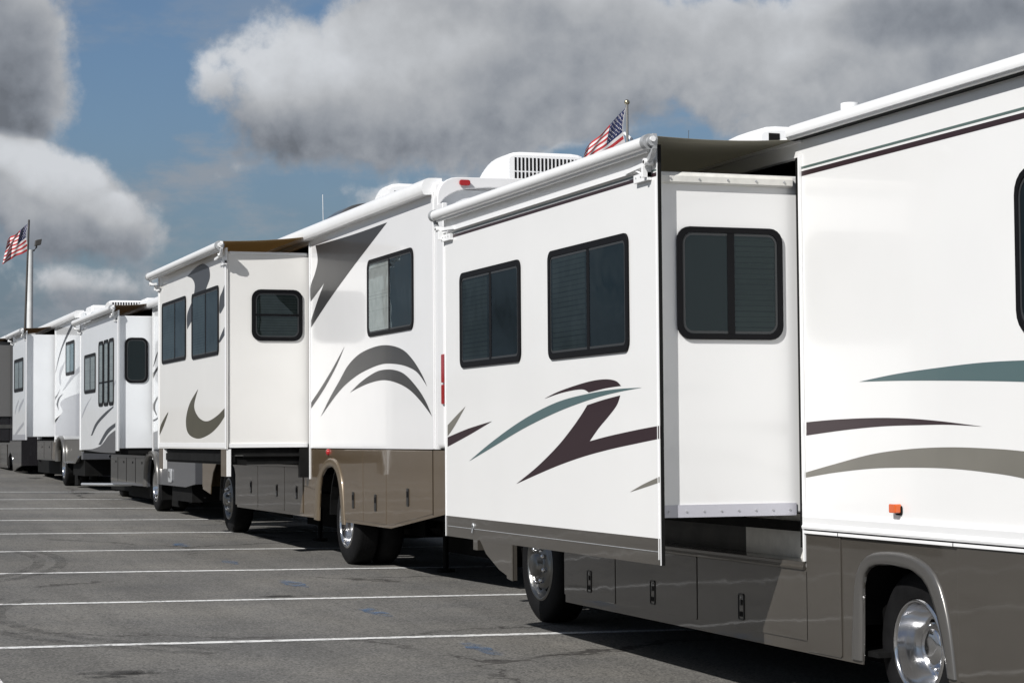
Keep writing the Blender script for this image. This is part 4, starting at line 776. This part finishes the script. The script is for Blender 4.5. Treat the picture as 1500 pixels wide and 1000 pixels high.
# ------------------------------------------------------------------ sun and sky
SUND = Vector((1.10, .68, -1.0)).normalized()
sun = bpy.data.lights.new('sun', 'SUN'); sun.energy = 4.6; sun.angle = math.radians(.55); sun.color = (1, .975, .94)
so_ = bpy.data.objects.new('sun', sun); COL.objects.link(so_); so_.rotation_euler = SUND.to_track_quat('-Z', 'Y').to_euler()
elev = math.asin(-SUND.z); azs = math.atan2(-SUND.x, -SUND.y)
w = bpy.data.worlds.new('World'); sc.world = w; w.use_nodes = True; nt = w.node_tree; nt.nodes.clear(); N = nt.nodes.new; L = nt.links.new
def mth(op, a, b=None, c=None, clamp=False):
    n = N('ShaderNodeMath'); n.operation = op; n.use_clamp = clamp
    for i, v in enumerate((a, b, c)):
        if v is None: continue
        if isinstance(v, (int, float)): n.inputs[i].default_value = v
        else: L(v, n.inputs[i])
    return n.outputs[0]
def smooth(v, a, b, x=0, y=1):
    q = N('ShaderNodeMapRange'); q.interpolation_type = 'SMOOTHSTEP'; q.inputs['From Min'].default_value = a; q.inputs['From Max'].default_value = b; q.inputs['To Min'].default_value = x; q.inputs['To Max'].default_value = y; L(v, q.inputs['Value']); return q.outputs[0]
def mixc(f, a, b, t='MIX'):
    q = N('ShaderNodeMix'); q.data_type = 'RGBA'; q.blend_type = t
    if isinstance(f, (int, float)): q.inputs[0].default_value = f
    else: L(f, q.inputs[0])
    for i, v in ((6, a), (7, b)):
        if isinstance(v, tuple): q.inputs[i].default_value = (*v, 1)
        else: L(v, q.inputs[i])
    return q.outputs[2]
tc = N('ShaderNodeTexCoord'); DIR = tc.outputs['Generated']; sp = N('ShaderNodeSeparateXYZ'); L(DIR, sp.inputs[0])
az = mth('ARCTAN2', sp.outputs[0], sp.outputs[1]); el = mth('ARCSINE', sp.outputs[2])
sky = N('ShaderNodeTexSky'); sky.sky_type = 'NISHITA'; sky.sun_disc = False; sky.sun_elevation = elev; sky.sun_rotation = azs; sky.air_density = 1.2; sky.dust_density = .6; sky.ozone_density = 1.6
def nz(scale, det, rough, vec=None, dist=0):
    n = N('ShaderNodeTexNoise'); n.inputs['Scale'].default_value = scale; n.inputs['Detail'].default_value = det; n.inputs['Roughness'].default_value = rough; n.inputs['Distortion'].default_value = dist; L(vec or DIR, n.inputs['Vector']); return n.outputs['Fac']
def shifted(dx, dy, dz):
    n = N('ShaderNodeVectorMath'); n.operation = 'ADD'; n.inputs[1].default_value = (dx, dy, dz); L(DIR, n.inputs[0]); return n.outputs[0]
# cloud masses as ellipses in azimuth / elevation, edges broken by noise: (photo px, py, half width px, half height px, weight)
BL = [(20, 90, 105, 115, 1.0), (60, 290, 130, 95, .9), (165, 325, 70, 50, .45), (440, 130, 140, 115, 1.1), (560, 115, 150, 130, 1.1), (700, 110, 180, 140, 1.2), (820, 90, 200, 120, 1.2), (1000, 60, 230, 105, 1.2), (1130, 120, 170, 95, 1.0), (1280, 60, 260, 120, 1.2), (1460, 20, 160, 90, 1.0), (560, 300, 90, 40, .3), (60, 425, 90, 22, .05), (1350, 180, 140, 70, .5)]
wz = N('ShaderNodeTexNoise'); wz.inputs['Scale'].default_value = 9; wz.inputs['Detail'].default_value = 4; L(DIR, wz.inputs['Vector']); ws = N('ShaderNodeSeparateColor'); L(wz.outputs['Color'], ws.inputs[0])
az = mth('ADD', az, mth('MULTIPLY', mth('SUBTRACT', ws.outputs[0], .5), .085)); el = mth('ADD', el, mth('MULTIPLY', mth('SUBTRACT', ws.outputs[1], .5), .07))
D = None; PXR = 1 / F; SV = None; SU = None
for px_, py_, rx, ry, wt in BL:
    d = ray(px_, py_).normalized(); a0 = math.atan2(d.x, d.y); e0 = math.asin(d.z)
    ua = mth('MULTIPLY', mth('SUBTRACT', az, a0), 1 / (rx * PXR)); ue = mth('MULTIPLY', mth('SUBTRACT', el, e0), 1 / (ry * PXR))
    v = mth('MULTIPLY', mth('SUBTRACT', 1.0, mth('ADD', mth('MULTIPLY', ua, ua), mth('MULTIPLY', ue, ue))), wt)
    D = v if D is None else mth('MAXIMUM', D, v)
    vp = mth('MAXIMUM', mth('ADD', v, .25), .0); vp = mth('MULTIPLY', vp, vp); vu = mth('MULTIPLY', vp, ue); SV = vp if SV is None else mth('ADD', SV, vp); SU = vu if SU is None else mth('ADD', SU, vu)
a_c = math.atan2(ray(750, 300).x, ray(750, 300).y)
off = smooth(mth('ABSOLUTE', mth('SUBTRACT', az, a_c)), .30, .45); offe = smooth(el, .22, .35); off = mth('MAXIMUM', off, offe)
D = mth('MAXIMUM', D, -1.2)
gen = mth('MULTIPLY', mth('SUBTRACT', nz(1.6, 3, .5), .44), 5.0)
D = mth('ADD', mth('MULTIPLY', D, mth('SUBTRACT', 1.0, off)), mth('MULTIPLY', gen, off))
def puff(vec):                                       # billowing detail: fractal noise plus rounded cells
    a = nz(9, 12, .64, vec)
    v = N('ShaderNodeTexVoronoi'); v.feature = 'F1'; v.inputs['Scale'].default_value = 19; v.inputs['Detail'].default_value = 2; v.inputs['Roughness'].default_value = .62; v.inputs['Lacunarity'].default_value = 2.3; v.normalize = True
    wn = N('ShaderNodeTexNoise'); wn.inputs['Scale'].default_value = 24; wn.inputs['Detail'].default_value = 4; L(vec or DIR, wn.inputs['Vector']); wa = N('ShaderNodeVectorMath'); wa.operation = 'MULTIPLY_ADD'; wa.inputs[1].default_value = (.045, .045, .045); L(wn.outputs['Color'], wa.inputs[0]); L(vec or DIR, wa.inputs[2]); L(wa.outputs[0], v.inputs['Vector'])
    return mth('ADD', mth('MULTIPLY', mth('SUBTRACT', a, .5), 2.9), mth('MULTIPLY', mth('SUBTRACT', .42, v.outputs['Distance']), 1.7))
low = N('ShaderNodeMapping'); low.inputs['Scale'].default_value = (1, 1, 2.6); L(DIR, low.inputs['Vector'])
pA = puff(None); pB = puff(shifted(-.0070, .0025, .0105))
dens = mth('ADD', D, pA); fine = nz(42, 8, .65); mask = smooth(mth('ADD', dens, mth('MULTIPLY', mth('SUBTRACT', fine, .5), .9)), -.20, .46)
rel = mth('MULTIPLY', mth('SUBTRACT', pA, pB), .17)
nA = nz(5.0, 5, .50); nB = nz(5.0, 5, .50, shifted(-.014, .004, .024)); rel = mth('ADD', rel, mth('MULTIPLY', mth('SUBTRACT', nA, nB), .8))
rel = mth('MULTIPLY', rel, smooth(dens, 2.4, .3, .45, 1.0))
UE = mth('MULTIPLY', mth('DIVIDE', SU, mth('ADD', SV, .02)), mth('SUBTRACT', 1.0, off))     # height within the cloud: tops lit, bases shaded
thick = mth('ADD', mth('MULTIPLY', smooth(dens, .0, 1.2, .11, .0), smooth(UE, -.45, .35)), mth('MULTIPLY', smooth(UE, -1.0, .8, -.5, .5), .12))
big = mth('MULTIPLY', mth('SUBTRACT', nz(3.6, 6, .5, shifted(3.1, 1.7, 0)), .5), .10)
lum = mth('ADD', mth('ADD', mth('ADD', .325, rel), thick), big)
for px_, py_, rx, ry, wt in [(390, 90, 160, 80, .13), (600, 60, 200, 80, .07), (70, 235, 150, 55, .17), (200, 295, 80, 40, .10), (10, 70, 160, 160, -.17), (820, 190, 240, 60, -.06), (1420, 0, 260, 60, -.16), (1130, 110, 280, 90, .04), (60, 360, 190, 50, -.03), (480, 205, 260, 45, -.04), (830, 80, 120, 110, -.04)]:
    d = ray(px_, py_).normalized(); a0 = math.atan2(d.x, d.y); e0 = math.asin(d.z)
    ua = mth('MULTIPLY', mth('SUBTRACT', az, a0), 1 / (rx * PXR)); ue = mth('MULTIPLY', mth('SUBTRACT', el, e0), 1 / (ry * PXR))
    v = smooth(mth('SUBTRACT', 1.0, mth('ADD', mth('MULTIPLY', ua, ua), mth('MULTIPLY', ue, ue))), 0, 1); lum = mth('ADD', lum, mth('MULTIPLY', v, wt))
lum = mth('MINIMUM', mth('MAXIMUM', lum, .145), .56)
lum = mth('SUBTRACT', lum, mth('MULTIPLY', off, .15))
cc = mixc(1.0, mixc(smooth(lum, .15, .42), (.90, .99, 1.14), (.965, 1.0, 1.05)), lum, 'MULTIPLY')
veil = mth('MULTIPLY', smooth(el, .20, .02, .10, .92), smooth(nz(3.2, 6, .6), .3, .62, .55, 1))
sk_ = mixc(1.0, sky.outputs[0], (.041, .0485, .0605), 'MULTIPLY')
skb = mixc(veil, sk_, (.110, .143, .190)); lowm = mth('MULTIPLY', smooth(mth('ADD', nz(11, 9, .62, low.outputs[0]), mth('MULTIPLY', D, .05)), .44, .64), smooth(el, .27, .13, 0, .85)); skb = mixc(lowm, skb, (.25, .275, .31)); fin = mixc(mask, skb, cc)
fin = mixc(1.0, fin, (10, 10, 10), 'MULTIPLY')
bg = N('ShaderNodeBackground'); bg.inputs['Strength'].default_value = .1; L(fin, bg.inputs[0]); wo = N('ShaderNodeOutputWorld'); L(bg.outputs[0], wo.inputs[0])
sc.view_settings.view_transform = 'Standard'; sc.view_settings.look = 'None'; sc.view_settings.exposure = .20; sc.view_settings.gamma = 1
w.cycles.sampling_method = 'MANUAL'; w.cycles.sample_map_resolution = 512; sc.cycles.max_bounces = 6; sc.cycles.transparent_max_bounces = 12
for o in COL.objects:
    if 'o' in o.keys(): del o['o']
